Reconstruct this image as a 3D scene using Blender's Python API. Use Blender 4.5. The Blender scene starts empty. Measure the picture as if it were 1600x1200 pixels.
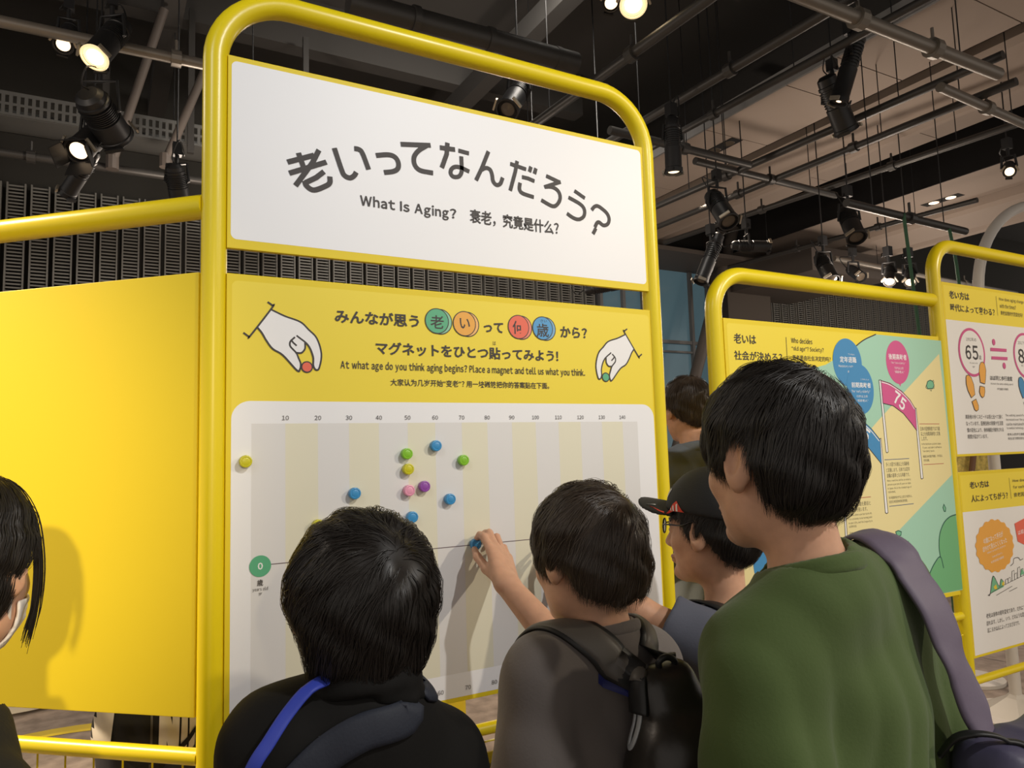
import bpy, bmesh, math, random
import numpy as np
from mathutils import Vector, Matrix

# ------------------------------------------------------------------ camera, world, lamps, exposure
scene = bpy.context.scene
COL = scene.collection
# world axes: +X runs along the exhibition boards, +Y goes through them to the far wall, +Z up (metres)
cam_data = bpy.data.cameras.new('camera')
cam_data.sensor_width = 36.0
cam_data.lens = 25.94
cam_data.clip_start = 0.05
cam = bpy.data.objects.new('camera', cam_data)
COL.objects.link(cam)
right = Vector((0.87224278, -0.48812752, -0.03039822))
up = Vector((-0.02037262, -0.09836433, 0.99494191))
fwd = Vector((0.48864863, 0.86721161, 0.09574202))
cam.matrix_world = Matrix(((right.x, up.x, -fwd.x, 0.0), (right.y, up.y, -fwd.y, 0.0),
                           (right.z, up.z, -fwd.z, 1.55), (0, 0, 0, 1)))
scene.camera = cam

vs = scene.view_settings
vs.view_transform = 'Standard'
vs.look = 'None'
vs.gamma = 1.0
vs.use_curve_mapping = False
vs.exposure = 0.0

world = bpy.data.worlds.new('hall_ambient')
scene.world = world
world.use_nodes = True
bg = world.node_tree.nodes['Background']
bg.inputs[0].default_value = (1.0, 0.91, 0.82, 1)
bg.inputs[1].default_value = 0.55

def lamp(name, loc, target, power, color, angle=60, blend=0.4, radius=0.06):
    d = bpy.data.lights.new(name, 'SPOT')
    d.energy = power; d.color = color
    d.spot_size = math.radians(angle); d.spot_blend = blend
    d.shadow_soft_size = radius
    o = bpy.data.objects.new(name, d); COL.objects.link(o)
    o.location = loc
    o.rotation_euler = (Vector(target) - Vector(loc)).to_track_quat('-Z', 'Y').to_euler()
    return o
# ceiling spotlights that light the boards, then fill lamps for floor, visitor and wall
lamp('key_spot', (1.70, -1.48, 3.95), (0.75, 1.52, 1.6), 240, (1.0, 0.975, 0.94), 62, 0.5, 0.05)
lamp('left_panel_spot', (-0.75, -6.0, 3.1), (-0.55, 2.0, 1.45), 2000, (1.0, 0.82, 0.50), 14, 0.9, 0.10)
lamp('header_spot', (-2.2, -1.2, 4.3), (0.45, 1.52, 2.3), 130, (0.78, 0.89, 1.0), 25, 1.0, 0.08)
lamp('far_board_spot', (4.3, -2.2, 3.95), (2.8, 1.54, 1.4), 420, (1.0, 0.86, 0.66), 60, 0.6, 0.06)
lamp('floor_bounce_fill', (5.2, 5.4, 4.2), (4.9, 3.4, 0.0), 260, (1.0, 0.82, 0.64), 70, 0.6, 0.10)  # added lamp, its bounce off the carpet lifts the ceiling
lamp('visitor_fill', (-2.3, 2.8, 3.9), (0.0, 2.9, 0.6), 1000, (1.0, 0.80, 0.55), 60, 0.6, 0.10)  # added lamp to brighten the visitor behind the plain board
lamp('wall_fill', (3.0, 4.0, 5.3), (3.0, 8.5, 2.6), 400, (1.0, 0.92, 0.82), 130, 0.8, 0.3)  # added broad fill for the louvred wall and the hall
def fill_point(name, loc, power, color, radius=0.15):
    d = bpy.data.lights.new(name, 'POINT'); d.energy = power; d.color = color; d.shadow_soft_size = radius
    o = bpy.data.objects.new(name, d); COL.objects.link(o); o.location = loc; return o
# unseen fill points added under the grid to brighten the void and ceiling strips
for i, (x, y, z) in enumerate(((0.6, 5.9, 3.3), (6.2, 4.2, 2.9), (9.0, 5.6, 3.0), (-2.0, 3.0, 3.6), (3.2, 6.2, 3.2), (11.5, 6.3, 3.2))):
    fill_point('hall_fill', (x, y, z), 50, (1.0, 0.84, 0.70))

# ------------------------------------------------------------------ helpers
rng = np.random.default_rng(7)
random.seed(7)

def link(o, parent=None):
    COL.objects.link(o)
    if parent is not None:
        o.parent = parent
    return o

def tag(o, label=None, cat=None, group=None, kind=None):
    if label: o['label'] = label
    if cat: o['category'] = cat
    if group: o['group'] = group
    if kind: o['kind'] = kind
    return o

def thing(name, label, cat, loc=(0, 0, 0), group=None):
    o = bpy.data.objects.new(name, None)
    o.empty_display_size = 0.1
    o.location = loc
    COL.objects.link(o)
    return tag(o, label, cat, group)

def children_of(o):
    return [c for c in COL.objects if c.parent == o]

def copy_thing(o, parent=None):
    c = o.copy()
    COL.objects.link(c)
    if parent is not None: c.parent = parent
    for ch in children_of(o): copy_thing(ch, c)
    return c

MATS = {}
def mat(name, rgb, rough=0.5, metal=0.0, spec=0.5, emit=None, emit_s=0.0, noise=None, bump=None, coat=0.0, sss=0.0, trans=0.0, sheen=0.0):
    """procedural principled material; noise=(scale, amount) varies the colour, bump=(scale, strength, stretch)"""
    m = bpy.data.materials.new(name); m.use_nodes = True
    nt = m.node_tree; b = nt.nodes['Principled BSDF']
    b.inputs['Base Color'].default_value = (*rgb, 1)
    b.inputs['Roughness'].default_value = rough
    b.inputs['Metallic'].default_value = metal
    b.inputs['Specular IOR Level'].default_value = spec
    b.inputs['Coat Weight'].default_value = coat
    if sss:
        b.inputs['Subsurface Weight'].default_value = sss
        b.inputs['Subsurface Radius'].default_value = (0.012, 0.005, 0.003)
        b.inputs['Subsurface Scale'].default_value = 0.6
    if trans: b.inputs['Transmission Weight'].default_value = trans
    if sheen: b.inputs['Sheen Weight'].default_value = sheen
    if emit:
        b.inputs['Emission Color'].default_value = (*emit, 1)
        b.inputs['Emission Strength'].default_value = emit_s
    if noise or bump:
        tc = nt.nodes.new('ShaderNodeTexCoord')
    if noise:
        n = nt.nodes.new('ShaderNodeTexNoise'); n.inputs['Scale'].default_value = noise[0]; n.inputs['Detail'].default_value = 5
        nt.links.new(tc.outputs['Object'], n.inputs['Vector'])
        r = nt.nodes.new('ShaderNodeValToRGB')
        a = noise[1]
        r.color_ramp.elements[0].position = 0.3; r.color_ramp.elements[1].position = 0.7
        r.color_ramp.elements[0].color = (*[max(0, c * (1 - a)) for c in rgb], 1)
        r.color_ramp.elements[1].color = (*[min(1, c * (1 + a)) for c in rgb], 1)
        nt.links.new(n.outputs['Fac'], r.inputs['Fac']); nt.links.new(r.outputs['Color'], b.inputs['Base Color'])
    if bump:
        n = nt.nodes.new('ShaderNodeTexNoise'); n.inputs['Scale'].default_value = bump[0]; n.inputs['Detail'].default_value = 4
        if len(bump) > 2:
            mp = nt.nodes.new('ShaderNodeMapping'); mp.inputs['Scale'].default_value = bump[2]
            nt.links.new(tc.outputs['Object'], mp.inputs['Vector']); nt.links.new(mp.outputs['Vector'], n.inputs['Vector'])
        else:
            nt.links.new(tc.outputs['Object'], n.inputs['Vector'])
        bn = nt.nodes.new('ShaderNodeBump'); bn.inputs['Strength'].default_value = bump[1]; bn.inputs['Distance'].default_value = 0.002
        nt.links.new(n.outputs['Fac'], bn.inputs['Height']); nt.links.new(bn.outputs['Normal'], b.inputs['Normal'])
    MATS[name] = m
    return m

class MB:
    """collects shapes, builds ONE mesh object"""
    def __init__(s): s.v = []; s.f = []; s.m = []; s.cm = 0
    def add(s, verts, faces, mi=None):
        o = len(s.v); s.v += [tuple(map(float, p)) for p in verts]
        s.f += [tuple(i + o for i in f) for f in faces]
        s.m += [s.cm if mi is None else mi] * len(faces)
    def box(s, lo, hi, mi=None):
        x0, y0, z0 = lo; x1, y1, z1 = hi
        s.add([(x0,y0,z0),(x1,y0,z0),(x1,y1,z0),(x0,y1,z0),(x0,y0,z1),(x1,y0,z1),(x1,y1,z1),(x0,y1,z1)],
              [(0,3,2,1),(4,5,6,7),(0,1,5,4),(1,2,6,5),(2,3,7,6),(3,0,4,7)], mi)
    def obox(s, c, ax, ay, az, mi=None):
        c = np.array(c, float); ax, ay, az = (np.array(a, float) for a in (ax, ay, az))
        P = [c + i*ax + j*ay + k*az for k in (-1,1) for j in (-1,1) for i in (-1,1)]
        s.add(P, [(0,2,3,1),(4,5,7,6),(0,1,5,4),(1,3,7,5),(3,2,6,7),(2,0,4,6)], mi)
    def tube(s, pts, r, n=12, closed=False, caps=True, mi=None):
        pts = [np.array(p, float) for p in pts]; N = len(pts)
        rs = [r]*N if not hasattr(r, '__len__') else list(r)
        T = []
        for i in range(N):
            a = pts[i-1] if (i > 0 or closed) else pts[i]; b = pts[(i+1) % N] if (i < N-1 or closed) else pts[i]
            t = b - a; T.append(t/ (np.linalg.norm(t)+1e-12))
        ref = np.array([0,0,1.0]) if abs(T[0][2]) < 0.9 else np.array([1.0,0,0])
        u = np.cross(T[0], ref); u /= np.linalg.norm(u)
        V = []
        for i in range(N):
            u = u - T[i]*(u@T[i]); u /= np.linalg.norm(u)+1e-12
            w = np.cross(T[i], u)
            for k in range(n):
                a = 2*math.pi*k/n; V.append(pts[i] + (u*math.cos(a) + w*math.sin(a))*rs[i])
        Fs = []
        for i in range(N if closed else N-1):
            j = (i+1) % N
            for k in range(n):
                l = (k+1) % n; Fs.append((i*n+k, i*n+l, j*n+l, j*n+k))
        if caps and not closed:
            Fs.append(tuple(range(n-1,-1,-1))); Fs.append(tuple((N-1)*n+k for k in range(n)))
        s.add(V, Fs, mi)
    def lathe(s, a, axis, prof, n=24, mi=None, caps=True):
        """prof: list of (distance along axis, radius)"""
        a = np.array(a, float); t = np.array(axis, float); t /= np.linalg.norm(t)
        ref = np.array([0,0,1.0]) if abs(t[2]) < 0.9 else np.array([1.0,0,0])
        u = np.cross(t, ref); u /= np.linalg.norm(u); w = np.cross(t, u)
        V = []; Fs = []
        for d, r in prof:
            for k in range(n):
                an = 2*math.pi*k/n; V.append(a + t*d + (u*math.cos(an)+w*math.sin(an))*r)
        for i in range(len(prof)-1):
            for k in range(n):
                l = (k+1) % n; Fs.append((i*n+k, i*n+l, (i+1)*n+l, (i+1)*n+k))
        if caps and prof[0][1] > 1e-5: Fs.append(tuple(range(n-1,-1,-1)))
        if caps and prof[-1][1] > 1e-5: Fs.append(tuple((len(prof)-1)*n+k for k in range(n)))
        s.add(V, Fs, mi)
    def build(s, name, mats, parent=None, smooth=None, bevel=0):
        me = bpy.data.meshes.new(name)
        me.from_pydata(s.v, [], s.f)
        if not isinstance(mats, (list, tuple)): mats = [mats]
        for m in mats: me.materials.append(MATS[m] if isinstance(m, str) else m)
        if len(mats) > 1: me.polygons.foreach_set('material_index', s.m)
        bm = bmesh.new(); bm.from_mesh(me)
        bmesh.ops.recalc_face_normals(bm, faces=bm.faces)
        bm.to_mesh(me); bm.free()
        if smooth:
            me.polygons.foreach_set('use_smooth', [True]*len(me.polygons))
            try: me.set_sharp_from_angle(angle=math.radians(smooth))
            except Exception: pass
        me.update()
        o = bpy.data.objects.new(name, me)
        link(o, parent)
        if bevel:
            b = o.modifiers.new('bevel', 'BEVEL'); b.width = bevel; b.segments = 2; b.limit_method = 'ANGLE'
        return o

def rebase(root):
    """children were built in world coordinates: keep them where they are under the moved Empty"""
    l = Vector(root.location)
    for c in children_of(root):
        c.location = c.location - l
    return root

def catmull(pts, k=6, closed=False):
    P = [np.array(p, float) for p in pts]; n = len(P); out = []
    for i in range(n if closed else n-1):
        p1, p2 = P[i], P[(i+1) % n]
        p0 = P[i-1] if (i > 0 or closed) else 2*p1-p2
        p3 = P[(i+2) % n] if (i+2 < n or closed) else 2*p2-p1
        for j in range(k):
            t = j/k
            out.append(0.5*((2*p1)+(-p0+p2)*t+(2*p0-5*p1+4*p2-p3)*t*t+(-p0+3*p1-3*p2+p3)*t**3))
    if not closed: out.append(P[-1])
    return out

# ------------------------------------------------------------------ signed-distance bodies -> one continuous skin
def A3(p): return np.array(p, dtype=np.float32)
def rcone(P, a, b, ra, rb):
    a = A3(a); ba = A3(b)-a
    t = np.clip(((P-a)@ba)/(ba@ba+1e-9), 0, 1)
    return np.sqrt((((P-a)-t[:,None]*ba)**2).sum(1)) - (ra+(rb-ra)*t)
def ell(P, c, r, M=None):
    q = P-A3(c)
    if M is not None: q = q@np.asarray(M, np.float32)      # columns of M = local axes
    r = A3(r); k0 = np.sqrt(((q/r)**2).sum(1)); k1 = np.sqrt(((q/(r*r))**2).sum(1))+1e-9
    return k0*(k0-1)/k1
def rbox(P, c, h, r, M=None):
    q = P-A3(c)
    if M is not None: q = q@np.asarray(M, np.float32)
    q = np.abs(q)-(A3(h)-r)
    return np.sqrt((np.maximum(q,0)**2).sum(1))+np.minimum(q.max(1),0)-r
def smin(a, b, k):
    h = np.maximum(k-np.abs(a-b),0)/k; return np.minimum(a,b)-h*h*k*0.25
def smax(a, b, k): return -smin(-a,-b,k)
def ssub(a, b, k): return smax(a, -b, k)

def grid_axis(lo, hi, fine_lo, fine_hi, h, H):
    """spacing h inside [fine_lo, fine_hi], H outside"""
    out = []; x = lo
    while x < hi+H:
        out.append(x); x += h if fine_lo-H < x < fine_hi else H
    return np.array(out, np.float32)

def mesh_sdf(f, xs, ys, zs, stride=4, margin=1.6):
    nx, ny, nz = len(xs), len(ys), len(zs)
    cx, cy, cz = xs[::stride], ys[::stride], zs[::stride]
    G = np.stack(np.meshgrid(cx, cy, cz, indexing='ij'), -1).reshape(-1,3).astype(np.float32)
    dc = f(G).reshape(len(cx), len(cy), len(cz))
    def blk(a):
        d = np.diff(a[::stride]); d = np.append(d, d[-1]); return d
    bx, by, bz = blk(xs), blk(ys), blk(zs)
    diag = np.sqrt(bx[:,None,None]**2+by[None,:,None]**2+bz[None,None,:]**2)
    act = np.abs(dc) < diag*margin
    rep = lambda a: np.repeat(np.repeat(np.repeat(a,stride,0),stride,1),stride,2)[:nx,:ny,:nz]
    V = rep(dc).astype(np.float32).copy(); A = rep(act)
    I = np.argwhere(A)
    P = np.stack([xs[I[:,0]], ys[I[:,1]], zs[I[:,2]]], 1)
    out = np.empty(len(P), np.float32)
    for s in range(0, len(P), 400000): out[s:s+400000] = f(P[s:s+400000])
    V[A] = out
    S = V < 0
    c = np.zeros((nx-1,ny-1,nz-1), np.uint8)
    for i in (0,1):
        for j in (0,1):
            for k in (0,1): c += S[i:nx-1+i, j:ny-1+j, k:nz-1+k]
    C = np.argwhere((c > 0) & (c < 8))
    idx = np.full((nx-1,ny-1,nz-1), -1, np.int32); idx[C[:,0],C[:,1],C[:,2]] = np.arange(len(C))
    acc = np.zeros((len(C),3), np.float32); cnt = np.zeros(len(C), np.float32)
    corners = [(i,j,k) for i in (0,1) for j in (0,1) for k in (0,1)]
    X = [xs, ys, zs]
    for a in corners:
        for ax in range(3):
            if a[ax]: continue
            b = list(a); b[ax] = 1
            ia = C+np.array(a); ib = C+np.array(b)
            va = V[ia[:,0],ia[:,1],ia[:,2]]; vb = V[ib[:,0],ib[:,1],ib[:,2]]
            m = (va < 0) != (vb < 0)
            t = np.where(m, va/(va-vb+1e-12), 0)
            p = np.stack([X[d][ia[:,d]]*(1-t)+X[d][ib[:,d]]*t for d in range(3)],1)
            acc[m] += p[m]; cnt[m] += 1
    verts = acc/np.maximum(cnt,1)[:,None]
    faces = []
    for ax in range(3):
        o1, o2 = [d for d in range(3) if d != ax]
        sl0 = [slice(None)]*3; sl1 = [slice(None)]*3
        sl0[ax] = slice(0,-1); sl1[ax] = slice(1,None)
        E = np.argwhere(S[tuple(sl0)] != S[tuple(sl1)])
        E = E[(E[:,o1] > 0)&(E[:,o2] > 0)&(E[:,o1] < V.shape[o1]-1)&(E[:,o2] < V.shape[o2]-1)]
        if not len(E): continue
        def q(d1,d2):
            e = E.copy(); e[:,o1] += d1; e[:,o2] += d2; return idx[e[:,0],e[:,1],e[:,2]]
        Q = np.stack([q(-1,-1), q(0,-1), q(0,0), q(-1,0)],1)
        fl = S[E[:,0],E[:,1],E[:,2]]
        if ax == 1: fl = ~fl
        Q[~fl] = Q[~fl][:,::-1]
        faces.append(Q)
    Fq = np.concatenate(faces); Fq = Fq[(Fq >= 0).all(1)]
    return verts, Fq

def np_mesh(name, V, Fq, m, parent=None, smooth=True):
    me = bpy.data.meshes.new(name)
    n = len(Fq); k = Fq.shape[1]
    me.vertices.add(len(V)); me.vertices.foreach_set('co', np.asarray(V, np.float32).ravel())
    me.loops.add(n*k); me.loops.foreach_set('vertex_index', np.asarray(Fq, np.int32).ravel())
    me.polygons.add(n); me.polygons.foreach_set('loop_start', np.arange(0, n*k, k, dtype=np.int32))
    me.polygons.foreach_set('loop_total', np.full(n, k, np.int32))
    if smooth: me.polygons.foreach_set('use_smooth', np.ones(n, bool))
    me.materials.append(MATS[m] if isinstance(m, str) else m)
    me.update(calc_edges=True); me.validate()
    return link(bpy.data.objects.new(name, me), parent)

def grad(f, P, e=0.002):
    g = np.empty_like(P)
    for d in range(3):
        o = np.zeros(3, np.float32); o[d] = e
        g[:,d] = (f(P+o)-f(P-o))/(2*e)
    return g/(np.linalg.norm(g, axis=1, keepdims=True)+1e-9)
def project(f, P, off=0.0, it=5):
    P = np.array(P, np.float32)
    for _ in range(it):
        d = f(P)-off; P = P-grad(f,P)*(d*0.9)[:,None]
    return P

def ribbon_on(f, ctrl, width, thick, name, m, parent, off=0.003, k=10, free=False, wpts=None, taper=None):
    """flat strap following the surface f=0 through the control points"""
    C = np.array(catmull(ctrl, k), np.float32)
    if free == 'outside':                      # rest on the surface where it would sink in, hang free elsewhere
        for _ in range(4):
            d = f(C); C = C-grad(f, C)*(np.minimum(d-off, 0)*0.95)[:,None]
    elif not free: C = project(f, C, off)
    N = grad(f, C)
    T = np.gradient(C, axis=0); T /= np.linalg.norm(T,axis=1,keepdims=True)+1e-9
    if free: N = N-T*(N*T).sum(1,keepdims=True); N /= np.linalg.norm(N,axis=1,keepdims=True)
    B = np.cross(T,N); B /= np.linalg.norm(B,axis=1,keepdims=True)+1e-9
    n = len(C); w = np.full(n,width/2) if taper is None else np.interp(np.linspace(0,1,n),np.linspace(0,1,len(taper)),taper)/2
    J = 7; V = np.zeros((n,2*J,3), np.float32)
    for j in range(J):
        s = -1+2*j/(J-1)
        Q = C+B*(w*s)[:,None]
        if not free: Q = project(f, Q, off, 3)
        edge = thick*(1-0.5*abs(s)**4)
        V[:,j] = Q+N*edge; V[:,2*J-1-j] = Q-N*0.002
    Fq = []
    M = 2*J
    for i in range(n-1):
        for j in range(M):
            l = (j+1)%M; Fq.append((i*M+j, i*M+l, (i+1)*M+l, (i+1)*M+j))
    for e in (0, n-1):
        for j in range(J-1): Fq.append((e*M+j, e*M+j+1, e*M+2*J-2-j, e*M+2*J-1-j))
    return np_mesh(name, V.reshape(-1,3), np.array(Fq), m, parent)

# ------------------------------------------------------------------ materials
mat('yellow_paint', (0.80, 0.625, 0.008), 0.32, spec=0.5, bump=(60, 0.03))
mat('yellow_panel', (0.80, 0.61, 0.010), 0.55)
mat('yellow_print', (0.86, 0.68, 0.045), 0.5)
mat('panel_white', (0.86, 0.86, 0.87), 0.45)
mat('white_print', (0.84, 0.82, 0.80), 0.5)
mat('chart_grey', (0.745, 0.735, 0.72), 0.5)
mat('band_yellow', (0.765, 0.735, 0.575), 0.5)
mat('ink', (0.045, 0.038, 0.036), 0.6)
mat('line_grey', (0.16, 0.12, 0.12), 0.6)
mat('paper', (0.86, 0.85, 0.84), 0.55)
for n, c in {'coin_green': (0.10, 0.42, 0.22), 'coin_green_light': (0.26, 0.55, 0.36), 'coin_orange': (0.83, 0.40, 0.06),
             'coin_orange_light': (0.88, 0.48, 0.16), 'coin_red': (0.80, 0.14, 0.08), 'coin_red_light': (0.82, 0.25, 0.17),
             'coin_blue': (0.08, 0.33, 0.62), 'coin_blue_light': (0.20, 0.42, 0.62), 'coin_yellow': (0.8, 0.6, 0.05),
             'mint': (0.36, 0.62, 0.47), 'cream': (0.80, 0.69, 0.34), 'tree_green': (0.16, 0.44, 0.20), 'leaf_green': (0.18, 0.48, 0.28),
             'tree_ink': (0.02, 0.10, 0.07), 'balloon_blue': (0.05, 0.25, 0.50), 'flag_pink': (0.62, 0.09, 0.26),
             'rule_red': (0.45, 0.12, 0.08), 'rule_blue': (0.06, 0.10, 0.20)}.items():
    mat(n, c, 0.5)
for n, c in {'magnet_green': (0.24, 0.55, 0.03), 'magnet_yellow': (0.62, 0.58, 0.02), 'magnet_blue': (0.05, 0.29, 0.58),
             'magnet_purple': (0.30, 0.08, 0.40), 'magnet_pink': (0.85, 0.36, 0.50)}.items():
    mat(n, c, 0.35)
mat('carpet', (0.34, 0.275, 0.235), 0.95, noise=(9, 0.3), bump=(260, 0.5))
mat('ceiling_black', (0.042, 0.039, 0.036), 0.9)
mat('ceiling_beige', (0.37, 0.30, 0.25), 0.8)
mat('ceiling_dark_gap', (0.008, 0.007, 0.007), 0.9)  # near-black colour carries the shade inside the ceiling recesses
mat('fascia_grey', (0.20, 0.20, 0.20), 0.6)
mat('wall_dark', (0.022, 0.020, 0.016), 0.9)
mat('louver_grey', (0.155, 0.150, 0.135), 0.6)
mat('column_brown', (0.075, 0.060, 0.048), 0.8)
mat('steel_brown', (0.085, 0.070, 0.060), 0.6)
mat('window_glass', (0.05, 0.09, 0.11), 0.12, spec=0.6, emit=(0.10, 0.17, 0.20), emit_s=0.35)  # dim daylight outside is put into the glass as a faint glow
mat('mullion', (0.12, 0.12, 0.12), 0.5)
mat('pipe_grey', (0.050, 0.047, 0.044), 0.45, metal=0.3)
mat('pipe_lit', (0.22, 0.195, 0.165), 0.4, metal=0.4)  # lighter copy of the grey pipe, warm lamplight put into its colour
mat('tray_grey', (0.11, 0.11, 0.105), 0.5, metal=0.2)
mat('fixture_black', (0.014, 0.014, 0.015), 0.45)
mat('fixture_edge', (0.45, 0.40, 0.32), 0.35, metal=0.6)
mat('lens_dark', (0.10, 0.08, 0.06), 0.15)
mat('lens_lit', (1, 0.85, 0.6), 0.4, emit=(1.0, 0.80, 0.50), emit_s=14.0)
mat('lens_warm', (1, 0.75, 0.5), 0.4, emit=(1.0, 0.72, 0.46), emit_s=2.2)
mat('lens_rim_lit', (0.7, 0.55, 0.3), 0.3, emit=(1.0, 0.78, 0.42), emit_s=0.9)  # lens light caught by the ring, put in as a glow
mat('cable_black', (0.01, 0.01, 0.01), 0.6)
mat('rope_green', (0.045, 0.13, 0.07), 0.7)
mat('white_pole', (0.62, 0.58, 0.53), 0.4)
mat('white_cloth', (0.72, 0.66, 0.56), 0.7)
mat('fleece_yellow', (0.75, 0.58, 0.16), 0.9, noise=(40, 0.35), bump=(50, 0.8))
mat('wood_brown', (0.20, 0.10, 0.05), 0.6)

# ------------------------------------------------------------------ the hall
b = MB(); b.box((-7, -4, -0.05), (19, 8.5, 0)); fl = b.build('floor', 'carpet'); tag(fl, kind='structure')
b = MB(); b.box((-7, -4, 6.0), (19, 8.6, 6.05))
for y in (-1.0, 1.6, 4.2, 6.8): b.box((-7, y, 5.5), (4.9, y+0.18, 6.0))
for x in (-2.5, 0.4, 3.3): b.box((x, -4, 5.3), (x+0.16, 8.5, 5.5))
for y in (3.0, 5.6): b.box((7.3, y, 5.2), (8.5, y+0.16, 6.0))
tag(b.build('ceiling', 'ceiling_black'), kind='structure')

# suspended beige ceiling strip with panel seams, recess and coved bulkhead
b = MB()
ys = [-1.5, -0.05, 1.20, 2.615, 3.55, 4.045, 5.0, 6.4, 7.4, 8.5]
for i in range(len(ys)-1): b.box((5.01, ys[i]+0.005, 4.60), (5.88, ys[i+1]-0.005, 4.66), 0)
b.box((4.985, -1.5, 4.58), (5.01, 8.5, 4.72), 1)
b.box((5.88, -1.5, 4.72), (6.10, 8.5, 4.76), 2)
b.box((5.01, -1.5, 4.661), (5.88, 8.5, 4.68), 2)
b.box((5.87, -1.5, 4.60), (5.88, 8.5, 4.72), 2)
tag(b.build('trim_1', ['ceiling_beige', 'fascia_grey', 'ceiling_dark_gap']), kind='structure')
def extrude_profile(b, prof, y0, y1, mi=0):
    for (x0, z0), (x1, z1) in zip(prof, prof[1:]):
        b.add([(x0, y0, z0), (x1, y0, z1), (x1, y1, z1), (x0, y1, z0)], [(0, 1, 2, 3)], mi)
b = MB()
prof = [(6.10, 4.76), (6.10, 4.64), (6.16, 4.60), (6.50, 4.56), (6.58, 4.54), (6.60, 4.48), (6.64, 4.455), (6.69, 4.45), (6.72, 4.46), (6.73, 4.54)]
extrude_profile(b, prof, -1.5, 8.5)
ys2 = [-1.5, 1.6, 2.8, 4.04, 5.3, 6.6, 8.5]
for i in range(len(ys2)-1): b.box((6.73, ys2[i]+0.004, 4.54), (7.20, ys2[i+1]-0.004, 4.60), 0)
b.box((7.20, -1.5, 4.56), (7.22, 8.5, 5.2), 1)
b.box((6.1, -1.5, 4.77), (7.2, 8.5, 4.80), 1)
tag(b.build('trim_2', ['ceiling_beige', 'ceiling_dark_gap']), kind='structure')
b = MB()
for y0, y1 in ((-1.5, 2.6), (2.6, 3.9), (3.9, 5.8), (5.8, 8.5)): b.box((8.60, y0+0.004, 4.60), (9.62, y1-0.004, 4.66), 0)
extrude_profile(b, [(9.62, 4.66), (9.64, 4.50), (9.70, 4.46), (10.30, 4.42), (10.36, 4.38), (10.42, 4.36), (10.48, 4.38), (10.5, 4.9)], -1.5, 8.5)
b.box((8.58, -1.5, 4.58), (8.60, 8.5, 5.2), 1); b.box((8.6, -1.5, 4.9), (10.5, 8.5, 4.95), 1)
tag(b.build('trim_3', ['ceiling_beige', 'ceiling_dark_gap']), kind='structure')
# soffit in front of the far wall beside the glazing
b = MB(); b.box((4.9, 7.6, 4.30), (9.2, 8.5, 4.36)); b.box((8.5, 6.6, 3.95), (10.2, 8.45, 4.30))
tag(b.build('trim_4', 'steel_brown'), kind='structure')

# far wall: dark backing with rows of louvred grilles
b = MB(); b.box((-7, 8.56, 0), (6.25, 8.7, 6)); b.box((6.25, 8.56, 4.45), (8.4, 8.7, 6)); b.box((6.25, 8.56, 0), (8.4, 8.7, 0.4))
b.box((8.4, 8.56, 0), (19, 8.7, 6))
wall = b.build('wall_back', 'wall_dark'); tag(wall, kind='structure')
lb = MB()
lb.box((0.0, 8.44, 0.05), (0.014, 8.50, 4.35)); lb.box((0.148, 8.44, 0.05), (0.162, 8.50, 4.35))
for i in range(122):
    z = 0.08 + i*0.035
    lb.add([(0.014, 8.455, z), (0.148, 8.455, z), (0.148, 8.495, z+0.012), (0.014, 8.495, z+0.012),
            (0.014, 8.455, z+0.016), (0.148, 8.455, z+0.016), (0.148, 8.495, z+0.026), (0.014, 8.495, z+0.026)],
           [(0,3,2,1), (4,5,6,7), (0,1,5,4), (2,3,7,6)])
lv = lb.build('louver_panel', 'louver_grey', wall)
first = True
for k in range(-9, 31):
    o = lv if first else lv.copy()
    if not first: COL.objects.link(o)
    first = False
    o.location = (-0.02 + 0.2005*k, 0, 0)
for k in range(0, 32):
    o = lv.copy(); COL.objects.link(o); o.location = (9.42 + 0.2005*k, 0, 0)
b = MB(); b.box((8.42, 8.1, 0), (9.36, 8.56, 5.0)); tag(b.build('wall_pier', 'column_brown'), kind='structure')

# glazing between the louvres and the pier
b = MB()
for x in (6.25, 6.66, 7.03, 7.98, 8.34): b.box((x, 8.44, 0.4), (x+0.05, 8.56, 4.45))
b.box((6.25, 8.45, 4.38), (8.4, 8.55, 4.45)); b.box((6.25, 8.45, 3.16), (8.4, 8.55, 3.21)); b.box((6.25, 8.45, 3.02), (8.4, 8.55, 3.05)); b.box((6.25, 8.45, 0.4), (8.4, 8.55, 0.5))
win = b.build('window_1', 'mullion'); tag(win, kind='structure')
b = MB(); b.box((6.27, 8.50, 0.45), (8.38, 8.52, 4.42)); b.build('pane', 'window_glass', win)
b = MB(); b.tube([(8.55, 8.02, 4.95), (8.2, 8.02, 4.11), (7.59, 8.02, 2.61), (6.55, 8.02, 0.0)], 0.085, 16); tag(b.build('trim_5', 'steel_brown', smooth=40), kind='structure')

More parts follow.
